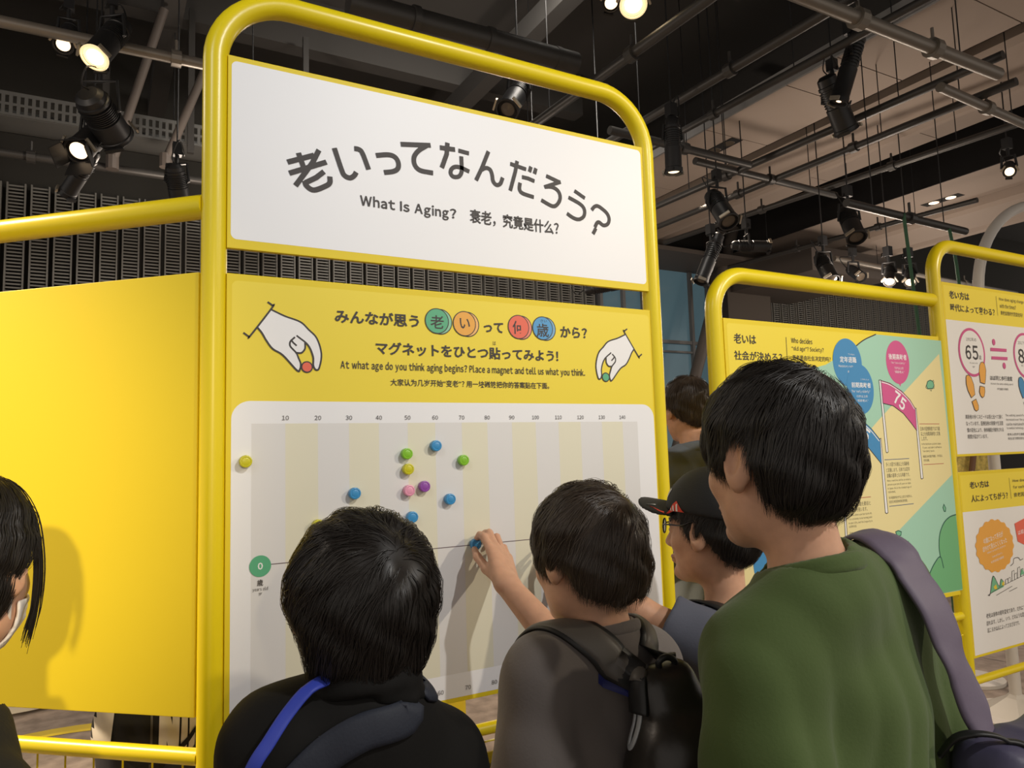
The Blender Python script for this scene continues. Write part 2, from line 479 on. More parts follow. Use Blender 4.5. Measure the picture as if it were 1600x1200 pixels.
# ------------------------------------------------------------------ exhibition boards
def frame_tube(parent, pts, r=0.0243, name='tube_frame'):
    b = MB(); b.tube(pts, r, 20); return b.build(name, 'yellow_paint', parent, smooth=50)
def arc_pts(cx, cz, r, a0, a1, y, n=12):
    return [(cx + r*math.cos(math.radians(a0+(a1-a0)*i/n)), y, cz + r*math.sin(math.radians(a0+(a1-a0)*i/n))) for i in range(n+1)]
def rrect(x0, x1, z0, z1, r, y, n=8, corners=(1,1,1,1)):
    out = []
    for (cx, cz, a, on) in ((x1-r, z1-r, 0, corners[0]), (x0+r, z1-r, 90, corners[1]), (x0+r, z0+r, 180, corners[2]), (x1-r, z0+r, 270, corners[3])):
        if on:
            for i in range(n+1):
                t = math.radians(a+90*i/n); out.append((cx+r*math.cos(t), y, cz+r*math.sin(t)))
        else:
            t = math.radians(a+45); out.append((cx+r*math.copysign(1, math.cos(t)), y, cz+r*math.copysign(1, math.sin(t))))
    return out
def flat(parent, name, m, pts):
    b = MB(); b.add(pts, [tuple(range(len(pts)))]); o = b.build(name, m, parent); return o
def panel(parent, name, m, x0, x1, z0, z1, y0, y1):
    b = MB(); b.box((x0, y0, z0), (x1, y1, z1)); return b.build(name, m, parent, bevel=0.0012)
def base_plate(parent, x, y):
    b = MB(); b.box((x-0.024, y-0.20, 0.0), (x+0.024, y+0.20, 0.012)); return b.build('base_plate', 'yellow_paint', parent, bevel=0.002)

TB = 1.537       # tube centre line of the main board
main = thing('title_board', 'tall yellow tube framed board with white title header and magnet chart', 'exhibition board', (0.75, TB, 0))
R = 0.15
frame_tube(main, [(0.195, TB, 0.012), (0.195, TB, 2.52-R)] + arc_pts(0.195+R, 2.52-R, R, 180, 90, TB)[1:] + arc_pts(1.31-R, 2.52-R, R, 90, 0, TB) + [(1.31, TB, 0.012)])
base_plate(main, 0.195, TB); base_plate(main, 1.31, TB)
header = panel(main, 'header_panel', 'yellow_panel', 0.2165, 1.2885, 1.977, 2.380, 1.520, 1.532)
chart = panel(main, 'chart_panel', 'yellow_panel', 0.2165, 1.2885, 1.018, 1.926, 1.520, 1.532)
flat(header, 'title_field', 'panel_white', rrect(0.2235, 1.2815, 1.996, 2.369, 0.012, 1.5198))
flat(chart, 'heading_field', 'yellow_print', rrect(0.2265, 1.2830, 1.60, 1.912, 0.012, 1.5199, corners=(1, 1, 0, 0)))
flat(chart, 'chart_field', 'panel_white', rrect(0.2265, 1.2840, 1.028, 1.672, 0.036, 1.5198))
flat(chart, 'age_grid', 'chart_grey', [(0.2643, 1.5197, 1.0785), (1.228, 1.5197, 1.0785), (1.228, 1.5197, 1.627), (0.2643, 1.5197, 1.627)])
for i in range(7):
    x = 0.3297+0.13073*i
    flat(chart, 'age_band', 'band_yellow', [(x, 1.51965, 1.0785), (x+0.06537, 1.51965, 1.0785), (x+0.06537, 1.51965, 1.627), (x, 1.51965, 1.627)])
flat(chart, 'axis_line', 'line_grey', [(0.295, 1.5195, 1.3503), (1.235, 1.5195, 1.3503), (1.235, 1.5195, 1.3522), (0.295, 1.5195, 1.3522)])
b = MB(); b.tube([(0.205, TB-0.004, 0.944), (1.30, TB-0.004, 0.944)], 0.0135, 14); b.build('lower_rail', 'yellow_paint', main, smooth=50)
b = MB()
b.tube([(0.21, 1.522, 0.921), (1.295, 1.522, 0.921)], 0.0022, 6)
for z in (0.55, 0.30): b.tube([(0.21, 1.522, z), (1.295, 1.522, z)], 0.0022, 6)
for i in range(12): b.tube([(0.245+0.0965*i, 1.522, 0.20), (0.245+0.0965*i, 1.522, 0.93)], 0.0022, 6)
b.build('wire_mesh', 'yellow_paint', main)
mt = panel(main, 'lower_panel', 'yellow_panel', 0.2165, 1.2885, 0.60, 0.902, 1.508, 1.517)

# prints measured on the boards: P polygon, S stroke, D disc, T text; (material, layer, ...)
PRINTS=[
["header_panel","title_writing",[["S","ink",2,0.0112,0,[[0.3345,2.1726],[0.39,2.1975]],1],["S","ink",2,0.0112,0,[[0.3571,2.1968],[0.3678,2.1669]],1],["S","ink",2,0.0112,0,[[0.3381,2.1493],[0.4163,2.187]],1],["S","ink",2,0.0112,0,[[0.4004,2.2108],[0.3864,2.1799],[0.3509,2.1245]],1],["S","ink",2,0.0112,0,[[0.4109,2.165],[0.3946,2.1493],[0.3714,2.134]],1],["S","ink",2,0.0112,0,[[0.3698,2.1379],[0.3744,2.1272],[0.3897,2.121],[0.4148,2.134],[0.4233,2.1428],[0.4234,2.1562]],1],["S","ink",2,0.0112,0,[[0.4336,2.2213],[0.4491,2.1756],[0.4559,2.1635],[0.4676,2.1603],[0.4771,2.1669],[0.4817,2.1755]],1],["S","ink",2,0.0112,0,[[0.4777,2.2284],[0.4883,2.228],[0.4963,2.2205],[0.5099,2.1861]],1],["S","ink",2,0.0112,0,[[0.5271,2.2214],[0.5567,2.2282],[0.5725,2.225],[0.5797,2.2124],[0.5774,2.199],[0.5653,2.1907],[0.5453,2.1853]],1],["S","ink",2,0.0112,0,[[0.5858,2.2581],[0.6592,2.2691]],1],["S","ink",2,0.0112,0,[[0.6497,2.2668],[0.6283,2.25],[0.6176,2.233],[0.6194,2.2148],[0.6329,2.2046],[0.664,2.2037]],1],["S","ink",2,0.0112,0,[[0.6826,2.268],[0.7214,2.2702]],1],["S","ink",2,0.0112,0,[[0.7021,2.2833],[0.6997,2.2556],[0.6863,2.22]],1],["S","ink",2,0.01,0,[[0.73,2.2695],[0.7578,2.2674]],1],["S","ink",2,0.01,0,[[0.7372,2.2566],[0.7377,2.2282],[0.7362,2.2156],[0.7292,2.206],[0.7161,2.2033],[0.7088,2.2097],[0.7108,2.2204],[0.7202,2.2279],[0.7348,2.2288],[0.7575,2.2227]],1],["S","ink",2,0.01,0,[[0.8105,2.2819],[0.7907,2.2357],[0.7748,2.2041]],1],["S","ink",2,0.01,0,[[0.786,2.2294],[0.8013,2.2389],[0.8134,2.2368],[0.8185,2.225],[0.8211,2.2087],[0.8307,2.2013],[0.841,2.2068],[0.8477,2.2225]],1],["S","ink",2,0.0098,0,[[0.87,2.2613],[0.915,2.2547]],1],["S","ink",2,0.0098,0,[[0.89,2.2716],[0.8835,2.2428],[0.8676,2.1929]],1],["S","ink",2,0.0098,0,[[0.9292,2.264],[0.9245,2.2496]],1],["S","ink",2,0.0098,0,[[0.9435,2.2621],[0.939,2.2471]],1],["S","ink",2,0.0098,0,[[0.9023,2.2331],[0.9199,2.2322],[0.9382,2.2279]],1],["S","ink",2,0.0098,0,[[0.8963,2.2173],[0.8941,2.2004],[0.9033,2.1913],[0.9347,2.1865]],1],["S","ink",2,0.0098,0,[[0.9733,2.2475],[1.0151,2.2367]],1],["S","ink",2,0.0098,0,[[1.0159,2.2386],[0.9904,2.2275],[0.9667,2.2174]],1],["S","ink",2,0.0098,0,[[0.9681,2.2182],[0.9902,2.221],[1.0083,2.2127],[1.013,2.1952],[1.0034,2.1778],[0.9881,2.1712],[0.9561,2.1822]],1],["S","ink",2,0.0096,0,[[1.0577,2.2217],[1.0898,2.2066]],1],["S","ink",2,0.0096,0,[[1.0388,2.2014],[1.0742,2.1888],[1.0866,2.1757],[1.084,2.158],[1.0688,2.1477],[1.0515,2.149],[1.0321,2.1581]],1],["S","ink",2,0.0098,0,[[1.11,2.178],[1.1195,2.1884],[1.1329,2.1909],[1.1575,2.1771],[1.1651,2.1614],[1.1595,2.1471],[1.1458,2.1417],[1.1325,2.1481],[1.1252,2.1456],[1.1181,2.1333]],1],["S","ink",2,0.0098,0,[[1.1208,2.1307],[1.1111,2.1145]],1]]],
["header_panel","subtitle_lettering",[["T","ink",3,"What Is Aging?",0.4895,0.7208,2.0951,2.1266,0.024,0],["T","ink",3,"衰老，究竟是什么?",0.7557,1.0054,2.0967,2.1322,0.02,0]]],
["chart_panel","heading_lettering",[["T","ink",3,"みんなが思う",0.4319,0.6221,1.8394,1.8687,0.026,0],["T","ink",3,"って",0.7848,0.8364,1.8382,1.8632,0.026,0],["T","ink",3,"から?",0.9985,1.0789,1.8374,1.8655,0.026,0],["T","ink",3,"マグネットをひとつ貼ってみよう!",0.5208,0.9893,1.7748,1.8039,0.026,0],["T","ink",3,"は",0.8077,0.8154,1.8089,1.8181,0.0,0],["T","ink",3,"At what age do you think aging begins? Place a magnet and tell us what you think.",0.4433,1.068,1.7373,1.7596,0.016,0],["T","ink",3,"大家认为几岁开始“变老”? 用一块磁铁把你的答案贴在下面。",0.5531,0.9601,1.7077,1.7232,0.01,0]]],
["chart_panel","printed_green_coin",[["D","ink",1,0.6742,1.8562,0.0295,0.0295],["D","coin_green_light",2,0.6742,1.8562,0.0273,0.0273],["D","ink",3,0.6657,1.8572,0.0295,0.0295],["D","coin_green",4,0.6657,1.8572,0.0273,0.0273],["T","ink",5,"老",0.6492,0.6822,1.8394,1.8703,0.014,0]]],
["chart_panel","printed_orange_coin",[["D","ink",1,0.7431,1.8543,0.0295,0.0295],["D","coin_orange_light",2,0.7431,1.8543,0.0273,0.0273],["D","ink",3,0.7346,1.8553,0.0295,0.0295],["D","coin_orange",4,0.7346,1.8553,0.0273,0.0273],["T","ink",5,"い",0.7224,0.7486,1.8435,1.8679,0.014,0]]],
["chart_panel","printed_red_coin",[["D","ink",1,0.8872,1.855,0.0295,0.0295],["D","coin_red_light",2,0.8872,1.855,0.0273,0.0273],["D","ink",3,0.8787,1.856,0.0295,0.0295],["D","coin_red",4,0.8787,1.856,0.0273,0.0273],["T","ink",5,"何",0.8618,0.8947,1.8384,1.8708,0.014,0]]],
["chart_panel","printed_blue_coin",[["D","ink",1,0.9554,1.8559,0.0295,0.0295],["D","coin_blue_light",2,0.9554,1.8559,0.0273,0.0273],["D","ink",3,0.9469,1.8569,0.0295,0.0295],["D","coin_blue",4,0.9469,1.8569,0.0273,0.0273],["T","ink",5,"歳",0.9289,0.9639,1.8346,1.8684,0.014,0],["T","ink",5,"さい",0.9408,0.9593,1.8718,1.8786,0.0,0]]],
["chart_panel","printed_hand",[["P","paper",1,[[0.3016,1.8569],[0.3288,1.8462],[0.3597,1.8362],[0.3767,1.8211],[0.3938,1.8033],[0.403,1.7714],[0.3982,1.7417],[0.3915,1.7378],[0.3863,1.7467],[0.3857,1.7654],[0.3753,1.7889],[0.3694,1.792],[0.3687,1.7806],[0.3622,1.7721],[0.3512,1.7717],[0.3563,1.7602],[0.3605,1.7485],[0.3588,1.7379],[0.353,1.7353],[0.3249,1.7656],[0.3048,1.7778],[0.2923,1.7942],[0.2836,1.8093],[0.2749,1.8199]]],["S","ink",2,0.0036,0,[[0.2959,1.8722],[0.3034,1.8671],[0.3038,1.8623],[0.2621,1.803],[0.2584,1.8009],[0.2495,1.8068]],0],["S","ink",2,0.0036,0,[[0.3022,1.8576],[0.3288,1.8462],[0.3597,1.8362],[0.3767,1.8211],[0.3938,1.8033],[0.403,1.7714],[0.3982,1.7417],[0.3915,1.7378],[0.3863,1.7467],[0.3857,1.7654],[0.3753,1.7889],[0.3532,1.8065]],0],["S","ink",2,0.0036,0,[[0.2749,1.8199],[0.2836,1.8093],[0.2923,1.7942],[0.3048,1.7778],[0.3249,1.7656],[0.353,1.7353],[0.3588,1.7379],[0.3605,1.7485],[0.3563,1.7602],[0.3512,1.7717],[0.3402,1.7834],[0.3387,1.7912],[0.3415,1.7966],[0.348,1.8029]],0],["S","ink",2,0.0036,0,[[0.3694,1.792],[0.369,1.7807],[0.3622,1.7721],[0.3512,1.7717]],0],["S","ink",2,0.0036,0,[[0.3415,1.7973],[0.3454,1.7922],[0.3512,1.7872]],0],["D","ink",3,0.3731,1.7429,0.0122,0.0122],["D","coin_red",4,0.3731,1.7429,0.0095,0.0095]]],
["chart_panel","printed_hand",[["P","paper",1,[[1.2014,1.8545],[1.175,1.8439],[1.1449,1.8339],[1.1283,1.8189],[1.1116,1.8011],[1.1027,1.7693],[1.1074,1.7398],[1.1139,1.7359],[1.1189,1.7447],[1.1195,1.7634],[1.1297,1.7868],[1.1354,1.7899],[1.1361,1.7785],[1.1424,1.77],[1.1531,1.7696],[1.1482,1.7582],[1.1441,1.7465],[1.1457,1.736],[1.1514,1.7334],[1.1788,1.7636],[1.1983,1.7757],[1.2105,1.7921],[1.219,1.8071],[1.2275,1.8177]]],["S","ink",2,0.0036,0,[[1.207,1.8698],[1.1997,1.8647],[1.1993,1.8599],[1.2399,1.8008],[1.2435,1.7987],[1.2522,1.8046]],0],["S","ink",2,0.0036,0,[[1.2009,1.8552],[1.175,1.8439],[1.1449,1.8339],[1.1283,1.8189],[1.1116,1.8011],[1.1027,1.7693],[1.1074,1.7398],[1.1139,1.7359],[1.1189,1.7447],[1.1195,1.7634],[1.1297,1.7868],[1.1512,1.8043]],0],["S","ink",2,0.0036,0,[[1.2275,1.8177],[1.219,1.8071],[1.2105,1.7921],[1.1983,1.7757],[1.1788,1.7636],[1.1514,1.7334],[1.1457,1.736],[1.1441,1.7465],[1.1482,1.7582],[1.1531,1.7696],[1.1638,1.7813],[1.1653,1.7891],[1.1626,1.7945],[1.1563,1.8007]],0],["S","ink",2,0.0036,0,[[1.1354,1.7899],[1.1358,1.7786],[1.1424,1.77],[1.1531,1.7696]],0],["S","ink",2,0.0036,0,[[1.1626,1.7952],[1.1588,1.7901],[1.1531,1.7851]],0],["D","ink",3,1.1318,1.7409,0.0122,0.0122],["D","coin_green",4,1.1318,1.7409,0.0095,0.0095]]],
["chart_panel","age_numbers",[["T","ink",3,"10",0.323,0.3364,1.6338,1.643,0.0,0],["T","ink",3,"10",0.323,0.3364,1.0405,1.0497,0.0,0],["T","ink",3,"20",0.3884,0.4018,1.6338,1.643,0.0,0],["T","ink",3,"20",0.3884,0.4018,1.0405,1.0497,0.0,0],["T","ink",3,"30",0.4536,0.4671,1.6338,1.643,0.0,0],["T","ink",3,"30",0.4536,0.4671,1.0405,1.0497,0.0,0],["T","ink",3,"40",0.5191,0.5326,1.6338,1.643,0.0,0],["T","ink",3,"40",0.5191,0.5326,1.0405,1.0497,0.0,0],["T","ink",3,"50",0.5844,0.5979,1.6338,1.643,0.0,0],["T","ink",3,"50",0.5844,0.5979,1.0405,1.0497,0.0,0],["T","ink",3,"60",0.6497,0.6633,1.6338,1.643,0.0,0],["T","ink",3,"60",0.6497,0.6633,1.0405,1.0497,0.0,0],["T","ink",3,"70",0.7151,0.7287,1.6338,1.643,0.0,0],["T","ink",3,"70",0.7151,0.7287,1.0405,1.0497,0.0,0],["T","ink",3,"80",0.7805,0.7941,1.6338,1.643,0.0,0],["T","ink",3,"80",0.7805,0.7941,1.0405,1.0497,0.0,0],["T","ink",3,"90",0.8458,0.8594,1.6338,1.643,0.0,0],["T","ink",3,"90",0.8458,0.8594,1.0405,1.0497,0.0,0],["T","ink",3,"100",0.9085,0.9275,1.6338,1.643,0.0,0],["T","ink",3,"100",0.9085,0.9275,1.0405,1.0497,0.0,0],["T","ink",3,"110",0.9739,0.9929,1.6338,1.643,0.0,0],["T","ink",3,"110",0.9739,0.9929,1.0405,1.0497,0.0,0],["T","ink",3,"120",1.0392,1.0582,1.6338,1.643,0.0,0],["T","ink",3,"120",1.0392,1.0582,1.0405,1.0497,0.0,0],["T","ink",3,"130",1.1046,1.1236,1.6338,1.643,0.0,0],["T","ink",3,"130",1.1046,1.1236,1.0405,1.0497,0.0,0],["T","ink",3,"140",1.17,1.189,1.6338,1.643,0.0,0],["T","ink",3,"140",1.17,1.189,1.0405,1.0497,0.0,0]]],
["chart_panel","zero_badge",[["D","coin_green",2,0.2815,1.3498,0.0205,0.0205],["T","paper",3,"0",0.2768,0.2864,1.3431,1.3565,0.03,0],["T","ink",3,"歳",0.2756,0.2869,1.3117,1.3245,0.01,0],["T","ink",3,"years old",0.2673,0.296,1.3011,1.3099,0.0,0],["T","ink",3,"岁",0.2786,0.2846,1.2938,1.2999,0.0,0]]],
["society_panel","printed_landscape",[["P","mint",1,[[1.6382,1.124],[1.6916,1.7368],[2.0117,1.8047],[2.1641,1.869],[2.2132,1.8949],[2.2764,1.9165],[2.6492,1.9132],[2.6556,1.8494],[2.6518,1.6644],[2.6568,1.4366],[2.6654,1.0326],[2.412,1.0362],[2.0809,1.046]]],["S","ink",2,0.004,0,[[2.1153,1.8374],[2.1641,1.869],[2.2132,1.8949],[2.2764,1.9165]],0],["P","cream",2,[[1.5424,1.0231],[1.5707,1.3708],[1.8252,1.4115],[2.1053,1.5271],[2.2543,1.6269],[2.6304,1.8647],[2.6385,1.7332],[2.6445,1.4325],[2.3204,1.2644],[1.9662,1.1041],[1.8452,1.0493]]],["P","tree_green",3,[[2.419,1.0354],[2.4383,1.071],[2.4649,1.1062],[2.4989,1.1391],[2.5349,1.1572],[2.5322,1.1899],[2.5422,1.2325],[2.5699,1.2676],[2.6072,1.2871],[2.6469,1.2934],[2.6581,1.0356]]],["S","tree_ink",4,0.004,0,[[2.4198,1.0416],[2.4383,1.071],[2.4649,1.1062],[2.4989,1.1391],[2.5349,1.1572],[2.5481,1.1192]],0],["S","tree_ink",4,0.004,0,[[2.5349,1.1572],[2.5322,1.1899],[2.5422,1.2325],[2.5699,1.2676],[2.6072,1.2871],[2.6469,1.2934]],0],["P","leaf_green",3,[[2.3635,1.2233],[2.3648,1.1939],[2.3528,1.1699],[2.3346,1.1632],[2.3207,1.1749],[2.3214,1.1935],[2.3372,1.2088]]],["S","tree_ink",4,0.003,1,[[2.3635,1.2233],[2.3648,1.1939],[2.3528,1.1699],[2.3346,1.1632],[2.3207,1.1749],[2.3214,1.1935],[2.3372,1.2088]],0],["P","leaf_green",3,[[2.2992,1.2598],[2.3133,1.2629],[2.3298,1.2575],[2.3267,1.2473],[2.3143,1.2441],[2.3047,1.249]]],["S","tree_ink",4,0.003,1,[[2.2992,1.2598],[2.3133,1.2629],[2.3298,1.2575],[2.3267,1.2473],[2.3143,1.2441],[2.3047,1.249]],0],["P","leaf_green",3,[[2.5815,1.3329],[2.5909,1.3191],[2.5873,1.3083],[2.5798,1.3088],[2.5742,1.3223]]],["S","tree_ink",4,0.003,1,[[2.5815,1.3329],[2.5909,1.3191],[2.5873,1.3083],[2.5798,1.3088],[2.5742,1.3223]],0],["P","cream",3,[[2.5735,1.764],[2.5818,1.7688],[2.5846,1.762],[2.5798,1.755]]],["S","tree_ink",4,0.0016,1,[[2.5735,1.764],[2.5818,1.7688],[2.5846,1.762],[2.5798,1.755]],0],["P","cream",3,[[2.5753,1.7504],[2.5843,1.746],[2.5814,1.7391],[2.5744,1.7435]]],["S","tree_ink",4,0.0016,1,[[2.5753,1.7504],[2.5843,1.746],[2.5814,1.7391],[2.5744,1.7435]],0],["P","cream",3,[[2.5588,1.741],[2.568,1.7389],[2.5648,1.7297],[2.5575,1.7319]]],["S","tree_ink",4,0.0016,1,[[2.5588,1.741],[2.568,1.7389],[2.5648,1.7297],[2.5575,1.7319]],0],["P","cream",3,[[2.5373,1.7496],[2.5436,1.7407],[2.5358,1.7383],[2.5326,1.7428]]],["S","tree_ink",4,0.0016,1,[[2.5373,1.7496],[2.5436,1.7407],[2.5358,1.7383],[2.5326,1.7428]],0],["P","leaf_green",5,[[2.537,1.7474],[2.5468,1.7634],[2.5627,1.7683],[2.5773,1.7641],[2.583,1.7505],[2.5737,1.739],[2.5431,1.7373]]],["S","tree_ink",6,0.003,1,[[2.537,1.7474],[2.5468,1.7634],[2.5627,1.7683],[2.5773,1.7641],[2.583,1.7505],[2.5737,1.739],[2.5431,1.7373]],0]]],
["society_panel","printed_balloon",[["D","balloon_blue",3,2.1192,1.8156,0.072,0.079],["T","paper",4,"定年退職",2.0821,2.164,1.8151,1.8352,0.012,0],["T","paper",4,"Mandatory retirement",2.0734,2.1759,1.7974,1.8074,0.0,0],["T","paper",4,"退休",2.1158,2.1335,1.7822,1.7895,0.0,0],["T","paper",4,"ていねん",2.124,2.1578,1.8405,1.8458,0.0,0]]],
["society_panel","printed_balloon",[["D","balloon_blue",5,2.1739,1.7299,0.068,0.082],["P","balloon_blue",5,[[2.1765,1.669],[2.1814,1.6418],[2.1962,1.6691]]],["T","paper",6,"前期高齢者",2.1302,2.2283,1.7342,1.7521,0.012,0],["T","paper",6,"The “early elderly”",2.1277,2.2223,1.7162,1.7268,0.0,0],["T","paper",6,"65岁以上的",2.1517,2.2072,1.7021,1.7105,0.0,0],["T","paper",6,"“低龄老人”",2.15,2.2089,1.6879,1.6963,0.0,0],["T","paper",6,"こうれいしゃ",2.1777,2.2206,1.7594,1.7647,0.0,0]]],
["society_panel","printed_balloon",[["D","flag_pink",3,2.385,1.8259,0.064,0.075],["P","flag_pink",3,[[2.3749,1.7618],[2.3883,1.7423],[2.4001,1.7646]]],["T","paper",4,"後期高齢者",2.3363,2.4359,1.8342,1.8542,0.012,0],["T","paper",4,"The “late elderly”",2.3475,2.4258,1.8182,1.8271,0.0,0],["T","paper",4,"75岁以上的",2.3629,2.4127,1.8012,1.81,0.0,0],["T","paper",4,"“高龄老人”",2.3612,2.4164,1.788,1.7969,0.0,0]]],
["society_panel","printed_flag",[["P","paper",4,[[2.2743,1.7617],[2.2846,1.7619],[2.2937,1.5225],[2.2866,1.5205],[2.2818,1.5228]]],["S","ink",5,0.0025,1,[[2.2743,1.7617],[2.2846,1.7619],[2.2937,1.5225],[2.2865,1.5195],[2.2818,1.5228]],0],["P","paper",4,[[2.4575,1.6681],[2.4667,1.6682],[2.4738,1.4284],[2.4661,1.4254],[2.4611,1.4289]]],["S","ink",5,0.0025,1,[[2.4575,1.6681],[2.4667,1.6682],[2.4738,1.4284],[2.4661,1.4254],[2.4611,1.4289]],0],["P","flag_pink",6,[[2.2844,1.7608],[2.3316,1.7521],[2.3916,1.727],[2.4343,1.6978],[2.461,1.6671],[2.4597,1.5909],[2.434,1.6153],[2.3922,1.6504],[2.3392,1.6763],[2.2851,1.6845]]],["S","ink",7,0.0022,1,[[2.2844,1.7608],[2.3316,1.7521],[2.3916,1.727],[2.4343,1.6978],[2.461,1.6671],[2.4597,1.5909],[2.434,1.6153],[2.3922,1.6504],[2.3392,1.6763],[2.2851,1.6845]],0],["S","paper",7,0.003,0,[[2.2872,1.7555],[2.3309,1.7467],[2.3875,1.7226],[2.4303,1.6945],[2.4554,1.6659]],0],["T","paper",8,"7",2.3464,2.3778,1.6819,1.7254,0.03,-28],["T","paper",8,"5",2.3755,2.4069,1.6613,1.7051,0.03,-32]]],
["society_panel","printed_flag",[["P","paper",4,[[2.2517,1.5656],[2.2604,1.5676],[2.2669,1.3244],[2.2598,1.3217],[2.2535,1.3252]]],["S","ink",5,0.0025,1,[[2.2517,1.5656],[2.2604,1.5676],[2.2669,1.3244],[2.2598,1.3217],[2.2535,1.3252]],0],["P","balloon_blue",6,[[2.0955,1.6625],[2.1357,1.6522],[2.1716,1.6272],[2.2142,1.5998],[2.2548,1.5635],[2.2533,1.4836],[2.2173,1.516],[2.1817,1.548],[2.1359,1.5716],[2.0956,1.5804]]],["S","ink",7,0.0022,1,[[2.0955,1.6625],[2.1357,1.6522],[2.1716,1.6272],[2.2142,1.5998],[2.2548,1.5635],[2.2533,1.4836],[2.2173,1.516],[2.1817,1.548],[2.1359,1.5716],[2.0956,1.5804]],0],["S","paper",7,0.003,0,[[2.0979,1.6563],[2.135,1.646],[2.1676,1.621],[2.2101,1.5935],[2.2493,1.5593]],0],["T","paper",8,"6",2.1426,2.1715,1.5785,1.6221,0.03,-28],["T","paper",8,"5",2.171,2.2001,1.5594,1.6011,0.03,-32]]],
["society_panel","printed_flag",[["P","paper",4,[[2.0489,1.3881],[2.0566,1.3877],[2.0533,1.1821],[2.0442,1.183]]],["S","ink",5,0.0025,1,[[2.0489,1.3881],[2.0566,1.3877],[2.0533,1.1821],[2.0442,1.183]],0]]],
["society_panel","heading_lettering",[["T","ink",3,"老いは",1.615,1.706,1.8552,1.8848,0.016,0],["T","ink",3,"社会が決める?",1.6125,1.8138,1.8061,1.834,0.012,0],["S","ink",3,0.0016,0,[[1.837,1.8839],[1.8357,1.7968]],0],["T","ink",3,"Who decides",1.8591,1.9558,1.8679,1.8845,0.006,0],["T","ink",3,"“old age”? Society?",1.8594,2.0073,1.8407,1.8585,0.006,0],["T","ink",3,"衰老是由社会决定的吗?",1.8599,2.038,1.8146,1.8308,0.002,0]]],
["society_panel","caption_lettering",[["S","rule_red",3,0.0022,0,[[2.4794,1.6143],[2.5939,1.6136]],0],["S","rule_red",3,0.0022,0,[[2.4838,1.4739],[2.6003,1.4739]],0],["T","ink",3,"日本の医療制度では75歳",2.4808,2.5953,1.5901,1.6046,0.0,0],["T","ink",3,"以上を後期高齢者と定義",2.4821,2.5947,1.5726,1.5871,0.0,0],["T","ink",3,"します。",2.4833,2.5186,1.5559,1.5703,0.0,0],["T","ink",3,"In the healthcare system in Japan,",2.4826,2.5951,1.5393,1.5482,0.0,0],["T","ink",3,"75 years and older is defined as",2.4845,2.5972,1.5268,1.5357,0.0,0],["T","ink",3,"“late elderly” person.",2.4846,2.5537,1.5149,1.5237,0.0,0],["T","ink",3,"根据日本的医疗制度，75岁及以",2.484,2.5967,1.4971,1.5059,0.0,0],["T","ink",3,"老年后期。",2.4858,2.5191,1.4838,1.4926,0.0,0],["S","rule_blue",3,0.0022,0,[[2.2717,1.4967],[2.4037,1.4971]],0],["S","rule_blue",3,0.0022,0,[[2.2778,1.3441],[2.4082,1.3453]],0],["T","ink",3,"多くの国で65歳以上を高齢者",2.2766,2.4015,1.4739,1.4878,0.0,0],["T","ink",3,"と定義します。日本では定年",2.2759,2.4027,1.4555,1.4693,0.0,0],["T","ink",3,"退職の基準となる年齢です。",2.2769,2.4003,1.4371,1.4509,0.0,0],["T","ink",3,"Many countries define an elderly",2.2766,2.4048,1.4228,1.4312,0.0,0],["T","ink",3,"person as persons 65 years or older.",2.2767,2.405,1.4101,1.4185,0.0,0],["T","ink",3,"In Japan, this is the standard age of",2.2767,2.4051,1.3973,1.4058,0.0,0],["T","ink",3,"retirement.",2.2767,2.3166,1.3869,1.3952,0.0,0],["T","ink",3,"许多国家将65岁以上定义为老年人。",2.278,2.4046,1.3672,1.3761,0.0,0],["T","ink",3,"这在日本是退休的标准年龄。",2.278,2.378,1.3537,1.363,0.0,0],["S","rule_red",3,0.0022,0,[[2.0665,1.3792],[2.1843,1.3802]],0],["S","rule_red",3,0.0022,0,[[2.0682,1.2576],[2.1857,1.2577]],0],["T","ink",3,"日本では60歳を節目と",2.0661,2.1819,1.3543,1.3679,0.0,0],["T","ink",3,"して長寿を祝います。",2.0672,2.1637,1.3372,1.3507,0.0,0],["T","ink",3,"In Japan, when a person turns 60,",2.067,2.1843,1.3235,1.3319,0.0,0],["T","ink",3,"it is customary to be turning point",2.0671,2.1845,1.3112,1.3197,0.0,0],["T","ink",3,"in one’s life, and the longevity is",2.0672,2.1847,1.299,1.3075,0.0,0],["T","ink",3,"celebrated.",2.0673,2.1039,1.2898,1.2982,0.0,0],["T","ink",3,"日本人以60岁为、庆祝长寿。",2.0684,2.1712,1.2681,1.2765,0.0,0]]],
["society_panel","printed_balloon",[["D","balloon_blue",4,1.6879,1.2174,0.05,0.075]]],
["times_panel","heading_lettering",[["T","ink",3,"老い方は",2.7269,2.856,2.0755,2.1056,0.016,0],["T","ink",3,"時代によって変わる?",2.7279,3.0225,2.0285,2.0569,0.01,0],["S","ink",3,0.0016,0,[[3.0422,2.1078],[3.0429,2.032]],0],["T","ink",3,"How does aging change",3.0629,3.2418,2.09,2.1063,0.004,0],["T","ink",3,"with the times?",3.0631,3.1798,2.0646,2.0808,0.004,0],["T","ink",3,"衰老会随时代而变化吗?",3.0652,3.2272,2.0362,2.0531,0.002,0]]],
